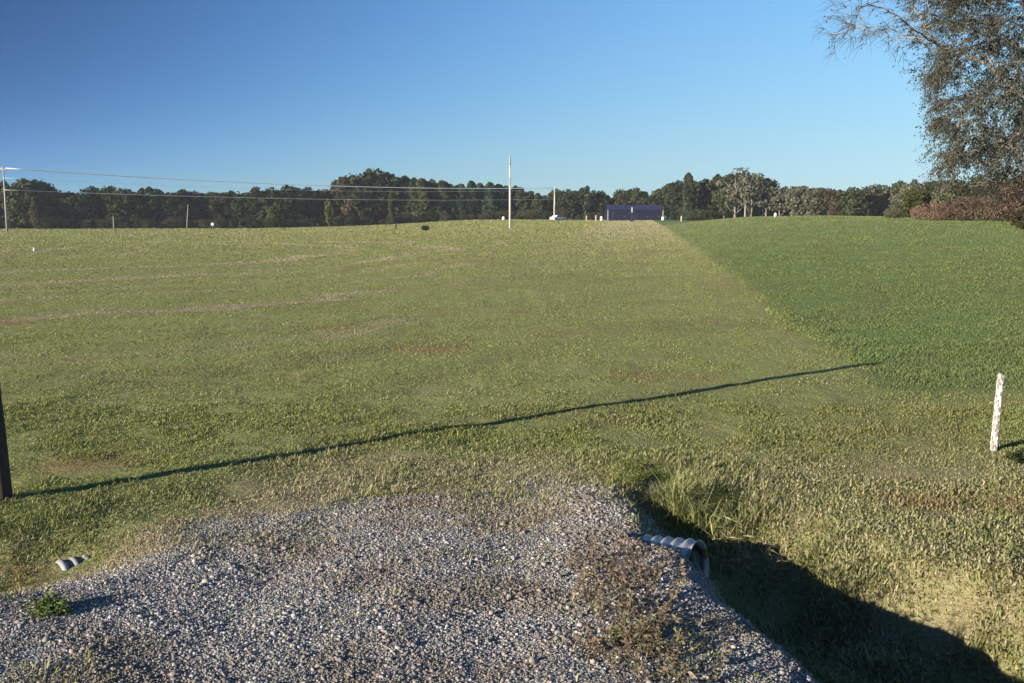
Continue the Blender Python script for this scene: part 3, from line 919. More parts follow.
TL_D = lambda px: float(np.interp(px, [-120, 0, 250, 330, 420, 500, 600, 700, 800, 1150], [285, 285, 292, 300, 300, 305, 300, 262, 240, 225]))
TOP = ([-120, 0, 8, 26, 45, 52, 70, 110, 160, 185, 200, 225, 245, 300, 335, 345, 365, 385, 405, 418, 430, 445, 480, 500, 520, 540, 560, 590, 612, 625, 650, 668, 685, 704, 712, 735, 755, 775, 800, 830, 850, 880, 915, 960, 1150],
       [180, 180, 182, 176, 182, 187, 188, 186, 187, 190, 191, 187, 184, 186, 184, 172, 167, 169, 176, 179, 177, 182, 181, 182, 184, 191, 186, 186, 193, 182, 190, 177, 176, 184, 174, 167, 172, 182, 183, 186, 188, 182, 176, 180, 180])
def tree_top(px): return float(np.interp(px, TOP[0], TOP[1]))
rt = random.Random(21)
px = -110.0
edge = []
while px < 1130:
    D = TL_D(px) + rt.uniform(-5, 5)
    p = at(px, D)
    top_z = EYE + (HOR - tree_top(px)) / FPX * D
    h = max(5.0, (top_z - p.z) * rt.uniform(0.86, 1.03))
    behind_shed = 603 < px < 668
    if px < 300:
        kind, lm = rt.choice([('round_a', 'leaf_dark'), ('round_b', 'leaf_dark'), ('round_c', 'leaf_olive'), ('round_c', 'leaf_dark'), ('round_a', 'leaf_olive'), ('tall_a', 'leaf_dark')])
        lab = 'dark leafy tree in the wood edge left of the yellow green tree'; grp = 'dark trees left of the yellow tree'; nm = 'leafy_tree'; bk = 'bark'
    elif px < 400:
        kind, lm = rt.choice([('round_b', 'leaf_mid'), ('round_a', 'leaf_olive'), ('tall_a', 'leaf_dark'), ('round_c', 'leaf_dark')])
        lab = 'tall bushy tree under the highest bump of the wood edge'; grp = 'bushy trees at the highest bump'; nm = 'leafy_tree'; bk = 'bark'
    elif px < 508:
        kind, lm = rt.choice([('pine_a', 'leaf_pine'), ('pine_b', 'leaf_pine'), ('pine_a', 'leaf_mid')])
        lab = 'dark conical evergreen in the close row left of the tall pole'; grp = 'evergreens left of the tall pole'; nm = 'evergreen_tree'; bk = 'bark'
    elif px < 605:
        kind, lm = rt.choice([('round_b', 'leaf_mid'), ('tall_a', 'leaf_pine'), ('round_c', 'leaf_mid'), ('round_a', 'leaf_pine')])
        lab = 'green tree in the wood edge between the tall pole and the blue shed'; grp = 'trees between pole and shed'; nm = 'leafy_tree'; bk = 'bark'
    elif px < 668:
        kind, lm = rt.choice([('round_b', 'leaf_mid'), ('round_a', 'leaf_mid')])
        lab = 'green tree rising behind the roof of the blue shed'; grp = 'trees behind the shed'; nm = 'leafy_tree'; bk = 'bark'; D += 22; p = at(px, D)
    elif px < 705:
        kind, lm = rt.choice([('tall_a', 'leaf_mid'), ('round_b', 'leaf_pine')])
        lab = 'dense green tree standing just right of the blue shed'; grp = 'trees right of the shed'; nm = 'leafy_tree'; bk = 'bark'
    elif px < 765:
        kind, lm = rt.choice([('sparse_a', 'leaf_grey'), ('round_b', 'leaf_mid'), ('sparse_b', 'leaf_grey')])
        lab = 'large grey green tree with pale bare trunk beyond the meadow crest'; grp = 'large grey trees beyond the crest'; nm = 'leafy_tree'; bk = 'bark_far'
    elif px < 840:
        kind, lm = rt.choice([('sparse_b', 'leaf_grey'), ('round_c', 'leaf_olive'), ('round_a', 'leaf_grey')])
        lab = 'low thin brownish tree beyond the middle of the meadow crest'; grp = 'thin brownish trees beyond the crest'; nm = 'leafy_tree'; bk = 'bark_far'
    else:
        kind, lm = rt.choice([('round_b', 'leaf_mid'), ('pine_b', 'leaf_pine'), ('round_c', 'leaf_mid'), ('sparse_b', 'leaf_grey')])
        lab = 'mid green tree beyond the meadow crest left of the big overhanging tree'; grp = 'trees left of the overhanging tree'; nm = 'leafy_tree'; bk = 'bark'
    wide = rt.uniform(0.9, 1.3)
    if 'pine' in kind and px < 508: h = (top_z - p.z) * rt.uniform(0.90, 0.99); wide *= 1.12
    tree(nm, kind, lm, bk, p, h, wide, rt.uniform(0, 6.28), lab, 'tree', grp)
    px += rt.uniform(11.5, 17.5) * (0.66 if 'pine' in kind else 0.95)
# notable single trees
tree('leafy_tree', 'round_b', 'leaf_yellow', 'bark', at(329, 286), 8.0, 0.55, 0.3, 'small yellow green tree standing out before the dark wood', 'tree')
tree('leafy_tree', 'round_c', 'leaf_mid', 'bark', at(27, 279), 14.0, 1.05, 0.9, 'broad domed tree behind the utility pole at far left', 'tree')
tree('leafy_tree', 'round_b', 'leaf_yellow', 'bark', at(34, 274), 8.2, 0.55, 1.9, 'yellowing tree in front of the broad domed tree at far left', 'tree')
tree('leafy_tree', 'round_c', 'leaf_yellow', 'bark', at(271, 284), 6.0, 0.6, 2.9, 'low olive yellow tree near the bare patch in the wood edge', 'tree')
tree('evergreen_tree', 'pine_b', 'leaf_pine', 'bark', at(688, 256), 11.8, 0.95, 0.9, 'pointed evergreen spire right of the blue shed', 'tree')
tree('evergreen_tree', 'pine_a', 'leaf_mid', 'bark', at(391, 283), 8.4, 0.62, 0.9, 'lighter green young evergreen in front of the dark row', 'tree')
# brush at the foot of the wood
px = -90.0
while px < 700:
    if not (598 < px < 672):
        D = TL_D(px) - rt.uniform(9, 14)
        tree('bush', rt.choice(['shrub_a', 'shrub_b']), rt.choice(['leaf_dark', 'leaf_dark', 'leaf_mid', 'leaf_olive']), 'bark', at(px, D), rt.uniform(1.4, 3.4), rt.uniform(1.0, 1.7),
             rt.uniform(0, 6), 'small dark bush at the foot of the wood edge along the field', 'bush', 'bushes at the foot of the wood')
    px += rt.uniform(9, 17)

# deep wood behind the edge: one mass
WV = []; WF = []; base_i = 0
rs = np.random.default_rng(77)
for row, (dd, hf) in enumerate(((9, 0.97), (18, 0.95), (29, 0.92), (42, 0.88))):
    px = -140.0
    while px < 1160:
        D = TL_D(px) + dd + (22 if 600 < px < 672 else 0) + rs.uniform(-3, 3)
        p = at(px, D)
        h = max(5, (EYE + (HOR - tree_top(px)) / FPX * D - p.z) * rs.uniform(0.82, 1.0) * hf)
        kk = ['round_a', 'round_b', 'round_c', 'tall_a', 'pine_b'][rs.integers(0, 5)]
        (cv, cf), h0, _ = KINDS[kk]
        selq = rs.random(len(cf)) < 0.55
        s = h / h0; a_ = rs.uniform(0, 6.28)
        v2 = cv.reshape(-1, 4, 3)[selq].reshape(-1, 3) * s
        v2 = np.stack([v2[:, 0] * math.cos(a_) - v2[:, 1] * math.sin(a_), v2[:, 0] * math.sin(a_) + v2[:, 1] * math.cos(a_), v2[:, 2]], 1) + np.array(p)
        q = np.arange(len(v2) // 4) * 4 + base_i
        WV.append(v2); WF.append(np.stack([q, q + 1, q + 2, q + 3], 1)); base_i += len(v2)
        px += rs.uniform(13, 19)
tag(raw_mesh('deep_wood', np.concatenate(WV), np.concatenate(WF), M['leaf_dark']), 'dark depth of the wood filling in behind the edge trees', 'wood', kind='stuff')

# ------------------------------------------------------------------ shed
def ribbed_mat(name, col, scale):
    t = NT(name)
    co = t.objco()
    s = t.node('ShaderNodeSeparateXYZ'); t.t.links.new(co, s.inputs[0])
    rib = t.math('ABSOLUTE', t.math('SINE', t.math('MULTIPLY', s.outputs[0], scale)))
    n = t.noise(co, 0.9, 4, 0.6)
    c = t.mix(n, tuple(v * 0.75 for v in col), tuple(v * 1.25 for v in col))
    return t.out(t.bsdf(c, 0.9, 0.0, 0.04, t.bump(rib, 0.03)))
M['shed_wall'] = ribbed_mat('navy_metal_wall', (0.012, 0.016, 0.040), 9)
M['shed_roof'] = ribbed_mat('navy_metal_roof', (0.026, 0.029, 0.074), 9)
M['shed_door'] = ribbed_mat('dark_metal_door', (0.009, 0.013, 0.028), 16)
M['shed_trim'] = simple_mat('pale_trim', (0.34, 0.33, 0.32), 0.7, 0.15, 2)
D = 270.0
sx0, sx1 = (607.5 - 512) / FPX * D, (663.5 - 512) / FPX * D
sx0 *= math.cos(PITCH); sx1 *= math.cos(PITCH)
sp = Vector(((sx0 + sx1) / 2, D, hz((sx0 + sx1) / 2, D) - 0.05))
W_ = sx1 - sx0
shed = empty('shed', sp, 0, 'long low dark navy metal shed standing before the trees', 'shed')
hw = W_ / 2; dep = 8.0; eave = 3.05; ridge = 4.15
mb = MB(); mb.box((0, dep / 2, eave / 2 - 0.15), (W_ - 0.4, dep - 0.4, eave + 0.3))
for sx in (-1, 1):
    mb.add([(sx * (hw - 0.2), 0.2, eave), (sx * (hw - 0.2), dep - 0.2, eave), (sx * (hw - 0.2), dep / 2, ridge - 0.08)], [(0, 1, 2)])
mb.build('wall', M['shed_wall'], shed)
mb = MB()
prof = [(-0.35, eave - 0.12), (dep / 2, ridge), (dep + 0.35, eave - 0.12), (dep + 0.35, eave), (dep / 2, ridge + 0.12), (-0.35, eave)]
b = len(mb.v)
for xx in (-hw, hw): mb.v += [(xx, y_, z_) for y_, z_ in prof]
for k_ in range(6): mb.f.append([k_, (k_ + 1) % 6, 6 + (k_ + 1) % 6, 6 + k_])
mb.f.append([0, 1, 4, 5]); mb.f.append([1, 2, 3, 4]); mb.f.append([6, 7, 10, 11]); mb.f.append([7, 8, 9, 10])
mb.build('roof', M['shed_roof'], shed)
for cx_, ww in ((-4.2, 3.0), (1.9, 3.2), (5.2, 2.6)):
    mb = MB(); mb.box((cx_, 0.16, 1.3), (ww, 0.10, 2.6)); dr = mb.build('door', M['shed_door'], shed)
    mb = MB(); mb.box((cx_ + ww / 2 - 0.25, 0.085, 1.15), (0.06, 0.05, 0.3)); mb.build('handle', M['shed_trim'], dr)
mb = MB(); mb.box((-hw + 0.12, 0.12, 1.4), (0.16, 0.14, 2.9)); mb.build('corner_trim', M['shed_trim'], shed)
mb = MB(); mb.box((hw - 0.12, 0.12, 1.4), (0.16, 0.14, 2.9)); mb.build('corner_trim', M['shed_trim'], shed)

# ------------------------------------------------------------------ utility poles and wires
M['pole_wood'] = wood_mat('grey_pole_wood', (0.20, 0.185, 0.165), (0.34, 0.315, 0.28))
M['pole_white'] = wood_mat('pale_pole', (0.36, 0.35, 0.33), (0.52, 0.50, 0.47))
M['ceramic'] = simple_mat('insulator_ceramic', (0.25, 0.24, 0.24), 0.3, 0.1, 5)
M['wire'] = simple_mat('bright_aluminium_wire', (0.88, 0.88, 0.88), 0.5, 0.03, 2)
M['hardware'] = simple_mat('pole_hardware_grey', (0.20, 0.21, 0.23), 0.6, 0.15, 4)
def pole(loc, hgt, r, mat, label, arm=0.0, armz=0.0, lean=0.0, rz=0.0, xf=False):
    root = empty('utility_pole', loc, rz, label, 'utility pole')
    mb = MB(); mb.tube([(0, 0, -0.8), (lean * hgt * 0.5, 0, hgt * 0.5), (lean * hgt, 0, hgt)], [r * 1.15, r, r * 0.72], 10)
    mb.build('pole_shaft', M[mat], root, True)
    if arm:
        mb = MB(); mb.box((lean * armz, -0.16, armz), (arm, 0.11, 0.13)); mb.build('crossarm', M['hardware'], root, bevel=0.01)
        for k_ in (-1, 0, 1):
            mb = MB()
            xx = lean * armz + k_ * arm * 0.45
            mb.tube([(xx, -0.16, armz + 0.065), (xx, -0.16, armz + 0.12), (xx, -0.16, armz + 0.16), (xx, -0.16, armz + 0.24)], [0.03, 0.06, 0.04, 0.05], 8)
            mb.build('insulator', M['ceramic'], root, True)
    if xf:
        mb = MB(); mb.tube([(0.32, 0, armz - 1.5), (0.32, 0, armz - 0.75)], 0.2, 10); mb.build('transformer', M['hardware'], root, True)
    return root
pl = at(6.0, 190.0); pole_l_h = EYE + (HOR - 167.5) / FPX * 190 - pl.z
pole(pl, pole_l_h, 0.17, 'pole_wood', 'wooden utility pole with crossarm at the far left before the wood', 2.4, pole_l_h - 0.55, 0.0, -0.7)
pm = at(510, 137.0); pm_h = EYE + (HOR - 157) / FPX * 137 - pm.z
pm_root = pole(pm, pm_h, 0.14, 'pole_white', 'tall pale pole alone in mid field rising above the treetops', 0, 0)
mb = MB(); mb.tube([(0.0, -0.24, pm_h - 1.3), (0.0, -0.24, pm_h - 0.1)], 0.07, 8); mb.build('insulator', M['ceramic'], pm_root, True)
mb = MB(); mb.box((0, -0.22, pm_h - 3.4), (0.18, 0.16, 1.2)); mb.build('bracket', M['hardware'], pm_root)
ps = at(554.5, 275.0); ps_h = EYE + (HOR - 187) / FPX * 275 - ps.z
pole(ps, ps_h, 0.24, 'pole_white', 'shorter pale pole rising behind the parked white car', 0, 0)
pt = at(113, 268.0)
pole(pt, 3.4, 0.13, 'pole_wood', 'short pale broken pole before the dark wood on the left', 0, 0)
pk2 = at(186, 274.0)
pole(pk2, 6.5, 0.11, 'pole_wood', 'slender leaning grey pole before the dark wood', 0, 0, 0.10)
p740 = at(745, 238)
pole(p740, 3.6, 0.17, 'pole_wood', 'short pale pole seen over the meadow crest', 0, 0)

def wire(p0, p1, sag, r, label):
    mb = MB(); n_ = 40
    pts = []
    for i in range(n_ + 1):
        t = i / n_
        q = p0.lerp(p1, t); q.z -= sag * 4 * t * (1 - t); pts.append(q - p0)
    mb.tube(pts, r, 5)
    o = mb.build('power_line', M['wire'], None, True); o.location = p0
    return tag(o, label, 'power line')
off = Vector((math.cos(-0.7), math.sin(-0.7), 0))
top = pl + Vector((0, 0, pole_l_h - 0.3)); end = ps + Vector((0, 0, ps_h - 0.35))
prev = pl + Vector((-85, -45, 0)); prev.z = hz(prev.x, prev.y) + pole_l_h
for k_, lab in ((-1, 'upper bright power line along the near side of the crossarm'), (0, 'upper bright power line from the middle of the crossarm'), (1, 'upper bright power line along the far side of the crossarm')):
    a0 = top + off * (k_ * 1.08); a1 = end + off * (k_ * 0.22) + Vector((0, 0, -0.1 * abs(k_)))
    wire(a0, a1, 1.35, 0.042, lab)
lo0 = pl + Vector((0, -0.2, pole_l_h - 4.3)); lo1 = ps + Vector((0, -0.3, ps_h - 3.4))
wire(lo0, lo1, 0.9, 0.028, 'lower power line sagging across the dark wood from the far left pole')
mi0 = pl + Vector((0, -0.2, pole_l_h - 2.1)); mi1 = ps + Vector((0, -0.3, ps_h - 0.9))
wire(mi0, mi1, 1.3, 0.018, 'middle thin power line just below the bright upper ones')

# ------------------------------------------------------------------ parked car
M['car_white'] = simple_mat('white_car_paint', (0.72, 0.72, 0.72), 0.3, 0.04, 1, spec=0.5)
M['car_glass'] = simple_mat('dark_car_glass', (0.02, 0.022, 0.025), 0.1, 0.1, 1, spec=0.5)
M['tyre'] = simple_mat('tyre_rubber', (0.02, 0.02, 0.02), 0.9, 0.2, 6)
M['rim'] = simple_mat('wheel_rim', (0.4, 0.4, 0.42), 0.4, 0.1, 6, metal=0.6)
M['lamp_red'] = simple_mat('tail_lamp_red', (0.35, 0.02, 0.02), 0.3, 0.1, 3)
def car(loc, rz, label):
    root = empty('parked_car', loc, rz, label, 'car')
    body = [(-2.2, 0.35), (2.2, 0.35), (2.25, 0.62), (2.15, 0.86), (1.1, 0.96), (0.45, 1.42), (-0.9, 1.44), (-1.65, 1.0), (-2.2, 0.95), (-2.28, 0.6)]
    mb = MB(); mb.prism(body, -0.86, 0.86); mb.build('body', M['car_white'], root, bevel=0.04)
    for s in (-1, 1):
        mb = MB(); mb.add([(x_, s * 0.868, z_) for x_, z_ in ((0.92, 0.99), (0.40, 1.36), (-0.2, 1.37), (-0.2, 0.99))] + [(x_, s * 0.85, z_) for x_, z_ in ((0.92, 0.99), (0.40, 1.36), (-0.2, 1.37), (-0.2, 0.99))],
                         [(0, 1, 2, 3), (7, 6, 5, 4), (0, 4, 5, 1), (1, 5, 6, 2), (2, 6, 7, 3), (3, 7, 4, 0)]); mb.build('side_window', M['car_glass'], root)
        mb = MB(); mb.add([(x_, s * 0.868, z_) for x_, z_ in ((-0.28, 0.99), (-0.28, 1.37), (-0.86, 1.37), (-1.45, 1.01))] + [(x_, s * 0.85, z_) for x_, z_ in ((-0.28, 0.99), (-0.28, 1.37), (-0.86, 1.37), (-1.45, 1.01))],
                         [(0, 1, 2, 3), (7, 6, 5, 4), (0, 4, 5, 1), (1, 5, 6, 2), (2, 6, 7, 3), (3, 7, 4, 0)]); mb.build('side_window', M['car_glass'], root)
        for xw in (-1.38, 1.38):
            mb = MB(); mb.tube([(xw, s * 0.70, 0.33), (xw, s * 0.89, 0.33)], 0.33, 18); wh = mb.build('wheel', M['tyre'], root, False)
            mb = MB(); mb.tube([(xw, s * 0.885, 0.33), (xw, s * 0.905, 0.33)], 0.2, 14); mb.build('rim', M['rim'], wh)
        mb = MB(); mb.box((-2.25, s * 0.66, 0.78), (0.06, 0.3, 0.14)); mb.build('tail_lamp', M['lamp_red'], root)
    mb = MB(); mb.add([(1.02, -0.74, 1.01), (1.02, 0.74, 1.01), (0.50, 0.66, 1.40), (0.50, -0.66, 1.40), (0.98, -0.74, 0.99), (0.98, 0.74, 0.99), (0.46, 0.66, 1.38), (0.46, -0.66, 1.38)],
                     [(0, 1, 2, 3), (7, 6, 5, 4), (0, 4, 5, 1), (1, 5, 6, 2), (2, 6, 7, 3), (3, 7, 4, 0)]); mb.build('windscreen', M['car_glass'], root)
    return root
pc = at(558, 268.0)
car(pc, 0.75, 'white car parked on the grass below the shorter pale pole')

# ------------------------------------------------------------------ small posts and markers near the shed and field
M['white_thing'] = simple_mat('white_painted_metal', (0.78, 0.77, 0.74), 0.6, 0.08, 3)
M['tan_post'] = simple_mat('tan_post_wood', (0.42, 0.36, 0.27), 0.9, 0.2, 5)
M['black_thing'] = simple_mat('dark_painted_metal', (0.02, 0.02, 0.02), 0.7, 0.2, 3)
def stake(px, D, hgt, r, mat, label, cap=False):
    p = at(px, D); root = empty('marker_post', p, 0, label, 'post')
    mb = MB(); mb.tube([(0, 0, -0.3), (0, 0, hgt * 0.5), (0.02, 0, hgt)], [r, r * 0.97, r * 0.9], 10); mb.build('post_shaft', M[mat], root, True)
    mb = MB(); mb.tube([(0.02, 0, hgt - 0.02), (0.02, 0, hgt + 0.03), (0.02, 0, hgt + 0.06)], [r * 1.15, r * 1.15, r * 0.4], 10); mb.build('post_cap', M[mat], root, True)
    return root
stake(586.5, 262, 1.3, 0.17, 'tan_post', 'pale tan marker post, farther of the two left of the shed')
stake(596, 260, 1.45, 0.17, 'tan_post', 'pale tan marker post nearer to the white tank by the shed')
stake(681.5, 215, 1.1, 0.16, 'tan_post', 'pale tan marker post at the meadow corner right of the shed')
def tank(px, D, r, hgt, label, mat='white_thing'):
    p = at(px, D); root = empty('water_tank', p, 0, label, 'tank')
    mb = MB(); mb.tube([(0, 0, 0.12), (0, 0, 0.2), (0, 0, hgt * 0.8), (0, 0, hgt * 0.95), (0, 0, hgt)], [r * 0.95, r, r, r * 0.7, r * 0.25], 16); mb.build('tank_shell', M[mat], root, True)
    mb = MB(); mb.tube([(0, 0, hgt), (0, 0, hgt + 0.1)], [r * 0.25, r * 0.25], 10); mb.build('lid', M['tan_post'], root, True)
    for k_ in range(3):
        a_ = k_ * 2.094
        mb = MB(); mb.tube([(math.cos(a_) * r * 0.8, math.sin(a_) * r * 0.8, -0.2), (math.cos(a_) * r * 0.8, math.sin(a_) * r * 0.8, 0.16)], 0.05, 6); mb.build('leg', M['tan_post'], root)
tank(601.5, 266, 0.36, 1.2, 'small white tank standing at the left end of the shed')
tank(663, 262, 0.36, 1.0, 'small white tank at the right corner of the shed')
tank(503.5, 285, 0.4, 0.95, 'small white tank on the grass just left of the tall pole')
tank(775.5, 100, 0.14, 0.42, 'tiny white drum on the meadow crest before the far trees')
# yard light pole right before the shed
pp = at(632, 232); root = empty('yard_light', pp, 0, 'short post with pale head standing before the middle of the shed', 'yard light')
mb = MB(); mb.tube([(0, 0, -0.3), (0, 0, 2.2)], 0.1, 8); mb.build('pole_shaft', M['black_thing'], root, True)
mb = MB(); mb.box((0, 0, 2.75), (0.30, 0.26, 1.15)); mb.build('lamp_head', M['shed_trim'], root, bevel=0.04)
mb = MB(); mb.box((0, 0, 0.22), (0.8, 0.6, 0.5)); mb.build('base_block', M['black_thing'], root, bevel=0.08)
# white sign on a dark stand in front of the wood
ps_ = at(212, 262); root = empty('sign', ps_, 0, 'small white round sign on a dark stand before the wood', 'sign')
mb = MB(); mb.tube([(0, 0, -0.3), (0, 0, 1.3)], 0.06, 8); mb.build('stand', M['black_thing'], root, True)
mb = MB(); mb.tube([(0, -0.12, 1.3), (0, -0.08, 1.3)], 0.36, 18); mb.build('sign_face', M['white_thing'], root)
mb = MB(); mb.box((0, 0.0, 0.45), (1.3, 0.2, 0.9)); mb.build('base_block', M['black_thing'], root, bevel=0.06)
# white stake in the left field
pw = ground_at(34, 251)
root = empty('marker_post', pw, 0, 'short white stake alone in the left field', 'post')
mb = MB(); mb.tube([(0, 0, -0.2), (0.01, 0, 0.20)], [0.055, 0.05], 8); mb.build('post_shaft', M['white_thing'], root, True)
mb = MB(); mb.tube([(0.01, 0, 0.19), (0.01, 0, 0.23)], [0.06, 0.03], 8); mb.build('post_cap', M['white_thing'], root, True)
# dark tuft and dark stake in the far field
pd = ground_at(425, 230.5)
tree('bush', 'shrub_b', 'leaf_dark', 'bark', pd, 0.75, 1.1, 0.5, 'dark low scrub clump alone on the mown field', 'bush')
pd = ground_at(396, 229.5)
root = empty('marker_post', pd, 0, 'small dark stake in the far mown field before the evergreens', 'post')
mb = MB(); mb.tube([(0, 0, -0.2), (0, 0, 0.75)], [0.13, 0.11], 8); mb.build('post_shaft', M['black_thing'], root, True)
mb = MB(); mb.tube([(0, 0, 0.74), (0, 0, 0.85)], [0.15, 0.06], 8); mb.build('post_cap', M['black_thing'], root, True)

# ------------------------------------------------------------------ russet hedge at the right
rh = random.Random(4)
hedge = [  # px, distance, top row, kind, material, wide, label
    (918, 68, 206, 'shrub_a', 'leaf_pink', 1.0, 'faded pink brown shrub, leftmost of the russet hedge'),
    (937, 66, 201, 'shrub_b', 'leaf_pink', 1.0, 'faded pink shrub second from the left end of the russet hedge'),
    (960, 64, 196, 'shrub_a', 'leaf_russet', 1.2, 'russet brown shrub in the middle of the hedge below the big tree'),
    (985, 61, 194, 'shrub_b', 'leaf_russet', 1.0, 'tall russet shrub in the hedge under the big tree crown'),
    (1006, 58, 190, 'shrub_a', 'leaf_russet', 1.1, 'dark russet shrub near the right edge under the big tree'),
    (1032, 55, 180, 'shrub_b', 'leaf_russet', 0.9, 'tallest russet shrub at the right edge'),
    (1066, 54, 176, 'shrub_a', 'leaf_russet', 1.1, 'russet shrub beside the trunk of the big tree'),
    (894, 74, 207, 'shrub_b', 'leaf_grey', 1.1, 'low grey green shrub left of the russet hedge'),
    (1024, 49, 209, 'shrub_a', 'leaf_olive', 1.4, 'low bush added for the dark shadowy opening under the russet hedge at the right'),  # added bush standing in for the dark shade of the opening under the hedge
    (905, 84, 190, 'shrub_a', 'leaf_grey', 1.0, 'grey green shrub behind the left end of the russet hedge'),
    (926, 82, 186, 'shrub_b', 'leaf_mid', 0.9, 'green shrub behind the two faded pink shrubs'),
    (952, 78, 181, 'shrub_a', 'leaf_grey', 1.0, 'tall grey green shrub rising behind the pink part of the hedge'),
    (980, 76, 174, 'shrub_b', 'leaf_mid', 0.9, 'tall green shrub behind the russet hedge under the big crown'),
    (1014, 72, 170, 'shrub_a', 'leaf_olive', 1.0, 'tall olive shrub behind the russet hedge at the right edge'),
]
for px, D, row, kind, lm, wide, lab in hedge:
    p = at(px, D); h = EYE + (HOR - row) / FPX * D - p.z
    tree('bush', kind, lm, 'bark', p, max(0.8, h), wide, rh.uniform(0, 6), lab, 'bush', 'hedge under the big tree')

# ------------------------------------------------------------------ the big tree at the right
def big_tree():
    rs = np.random.default_rng(12)
    D0 = 32.0
    bx = (1062 - 512) / FPX * D0
    base = Vector((bx, D0, hz(bx, D0)))
    root = empty('old_tree', base, 0, 'large spreading old tree with thin brown grey leaves overhanging the right edge', 'tree')
    # attraction points: wide top, narrower hanging skirt
    pts = []
    while len(pts) < 5200:
        q = rs.uniform(-1, 1, 3)
        m4 = (q[0] ** 2 + q[1] ** 2) ** 1.6 + abs(q[2]) ** 3.2
        if m4 > 1 or m4 < 0.02: continue
        p = np.array([q[0] * 8.6, q[1] * 6.6, 8.8 + q[2] * 6.6])
        left = -p[0]
        lim = 4.5 - 0.39 * p[1] if p[2] < 7.0 else 8.0 - 0.30 * p[1]
        if left > lim: continue
        if left > 5.2 - 0.35 * p[1] and rs.random() < 0.6: continue
        pts.append(p)
    A = np.array(pts)
    nodes = [np.array([0, 0, -0.4])]; par = [-1]
    trunk = [(0, 0, 0.6), (-0.1, 0, 1.4), (-0.25, 0.05, 2.2), (-0.45, 0.05, 3.0), (-0.75, 0.0, 3.8), (-1.05, 0.0, 4.6)]
    for t in trunk: nodes.append(np.array(t, float)); par.append(len(nodes) - 2)
    fork = len(nodes) - 1
    def limb(start, tg, k_=7, bend=(0, 0, 0.5)):
        s = nodes[start]; p_ = start
        for i in range(1, k_ + 1):
            t = i / k_
            q = s + (np.array(tg) - s) * t + np.array(bend) * math.sin(t * math.pi) + rs.normal(0, 0.07, 3)
            nodes.append(q); par.append(p_); p_ = len(nodes) - 1
        return p_
    n_a = len(nodes); limb(fork, (-3.2, -2.4, 8.3), 10, (0.2, 0, 0)); n_b = len(nodes); limb(n_a + 3, (-2.0, -2.6, 9.2), 7); n_c = len(nodes); limb(fork, (-4.2, 0.6, 7.0), 8, (0, 0, 0.6)); limb(fork, (-1.0, 1.2, 10.5), 9)
    limb(fork - 1, (2.6, -0.5, 8.8), 9); limb(fork - 2, (3.5, 1.5, 7.2), 8, (0, 0, 0.3)); limb(fork - 1, (-2.6, -2.8, 6.6), 8, (0, 0, 0.5))
    limb(fork - 2, (0.5, 3.6, 7.4), 8, (0, 0, 0.3)); limb(fork - 3, (-3.6, 0.2, 4.6), 8, (0, 0, 0.5)); limb(fork, (-0.6, -2.6, 9.5), 8)
    limb(fork - 2, (1.2, -3.4, 6.4), 8, (0, 0, 0.4))
    N = np.array(nodes); alive = np.ones(len(A), bool)
    dist = np.full(len(A), 1e9); near = np.zeros(len(A), int)
    def upd(i0):
        nonlocal dist, near
        for i in range(i0, len(N)):
            d = np.linalg.norm(A - N[i], axis=1); m = d < dist
            dist[m] = d[m]; near[m] = i
    upd(0)
    step = 0.27
    for it in range(150):
        alive &= dist > 0.42
        act = alive & (dist < 3.2)
        if act.sum() < 10: break
        dirs = A[act] - N[near[act]]; dirs /= np.linalg.norm(dirs, axis=1)[:, None]
        acc = np.zeros_like(N); np.add.at(acc, near[act], dirs)
        idx = np.unique(near[act])
        d = acc[idx] / np.maximum(np.linalg.norm(acc[idx], axis=1)[:, None], 1e-6) + rs.normal(0, 0.18, (len(idx), 3)) + np.array([0, 0, -0.06])
        d /= np.linalg.norm(d, axis=1)[:, None]
        new = N[idx] + d * step
        i0 = len(N); N = np.concatenate([N, new]); par.extend(idx.tolist()); upd(i0)
        if len(N) > 9000: break
    par = np.array(par)
    kids = np.bincount(par[1:], minlength=len(N))
    r_ = np.zeros(len(N)); acc = np.zeros(len(N))
    for i in range(len(N) - 1, -1, -1):
        r_[i] = max(acc[i], 0.0075 ** 2.25) ** (1 / 2.25)
        if par[i] >= 0: acc[par[i]] += r_[i] ** 2.25
    r_ = np.minimum(r_, 0.34)
    r_[n_a:n_b] = np.maximum(r_[n_a:n_b], np.linspace(0.19, 0.07, n_b - n_a)); r_[n_b:n_c] = np.maximum(r_[n_b:n_c], np.linspace(0.13, 0.06, n_c - n_b))
    print('big tree nodes', len(N), 'trunk r', r_[1], r_[fork])
    # rings
    dirv = np.zeros_like(N); dirv[1:] = N[1:] - N[par[1:]]; dirv[0] = (0, 0, 1)
    dirv /= np.maximum(np.linalg.norm(dirv, axis=1)[:, None], 1e-9)
    ref = np.tile(np.array([0.31, 0.87, 0.38]), (len(N), 1))
    a1 = np.cross(dirv, ref); a1 /= np.linalg.norm(a1, axis=1)[:, None]; a2 = np.cross(dirv, a1)
    K = 6; th = np.arange(K) * 2 * math.pi / K
    ring = N[:, None, :] + (a1[:, None] * np.cos(th)[None, :, None] + a2[:, None] * np.sin(th)[None, :, None]) * r_[:, None, None]
    ch = np.arange(1, len(N)); pr = par[1:]
    # start ring of every piece: parent centre with the child's own frame
    rp = np.where(kids[pr] > 1, np.minimum(r_[pr], r_[ch] * 1.25), r_[pr])
    st = N[pr][:, None, :] + (a1[ch][:, None] * np.cos(th)[None, :, None] + a2[ch][:, None] * np.sin(th)[None, :, None]) * rp[:, None, None]
    VV = np.concatenate([ring[1:].reshape(-1, 3), st.reshape(-1, 3)])
    nn = len(ch); kk = np.arange(K)
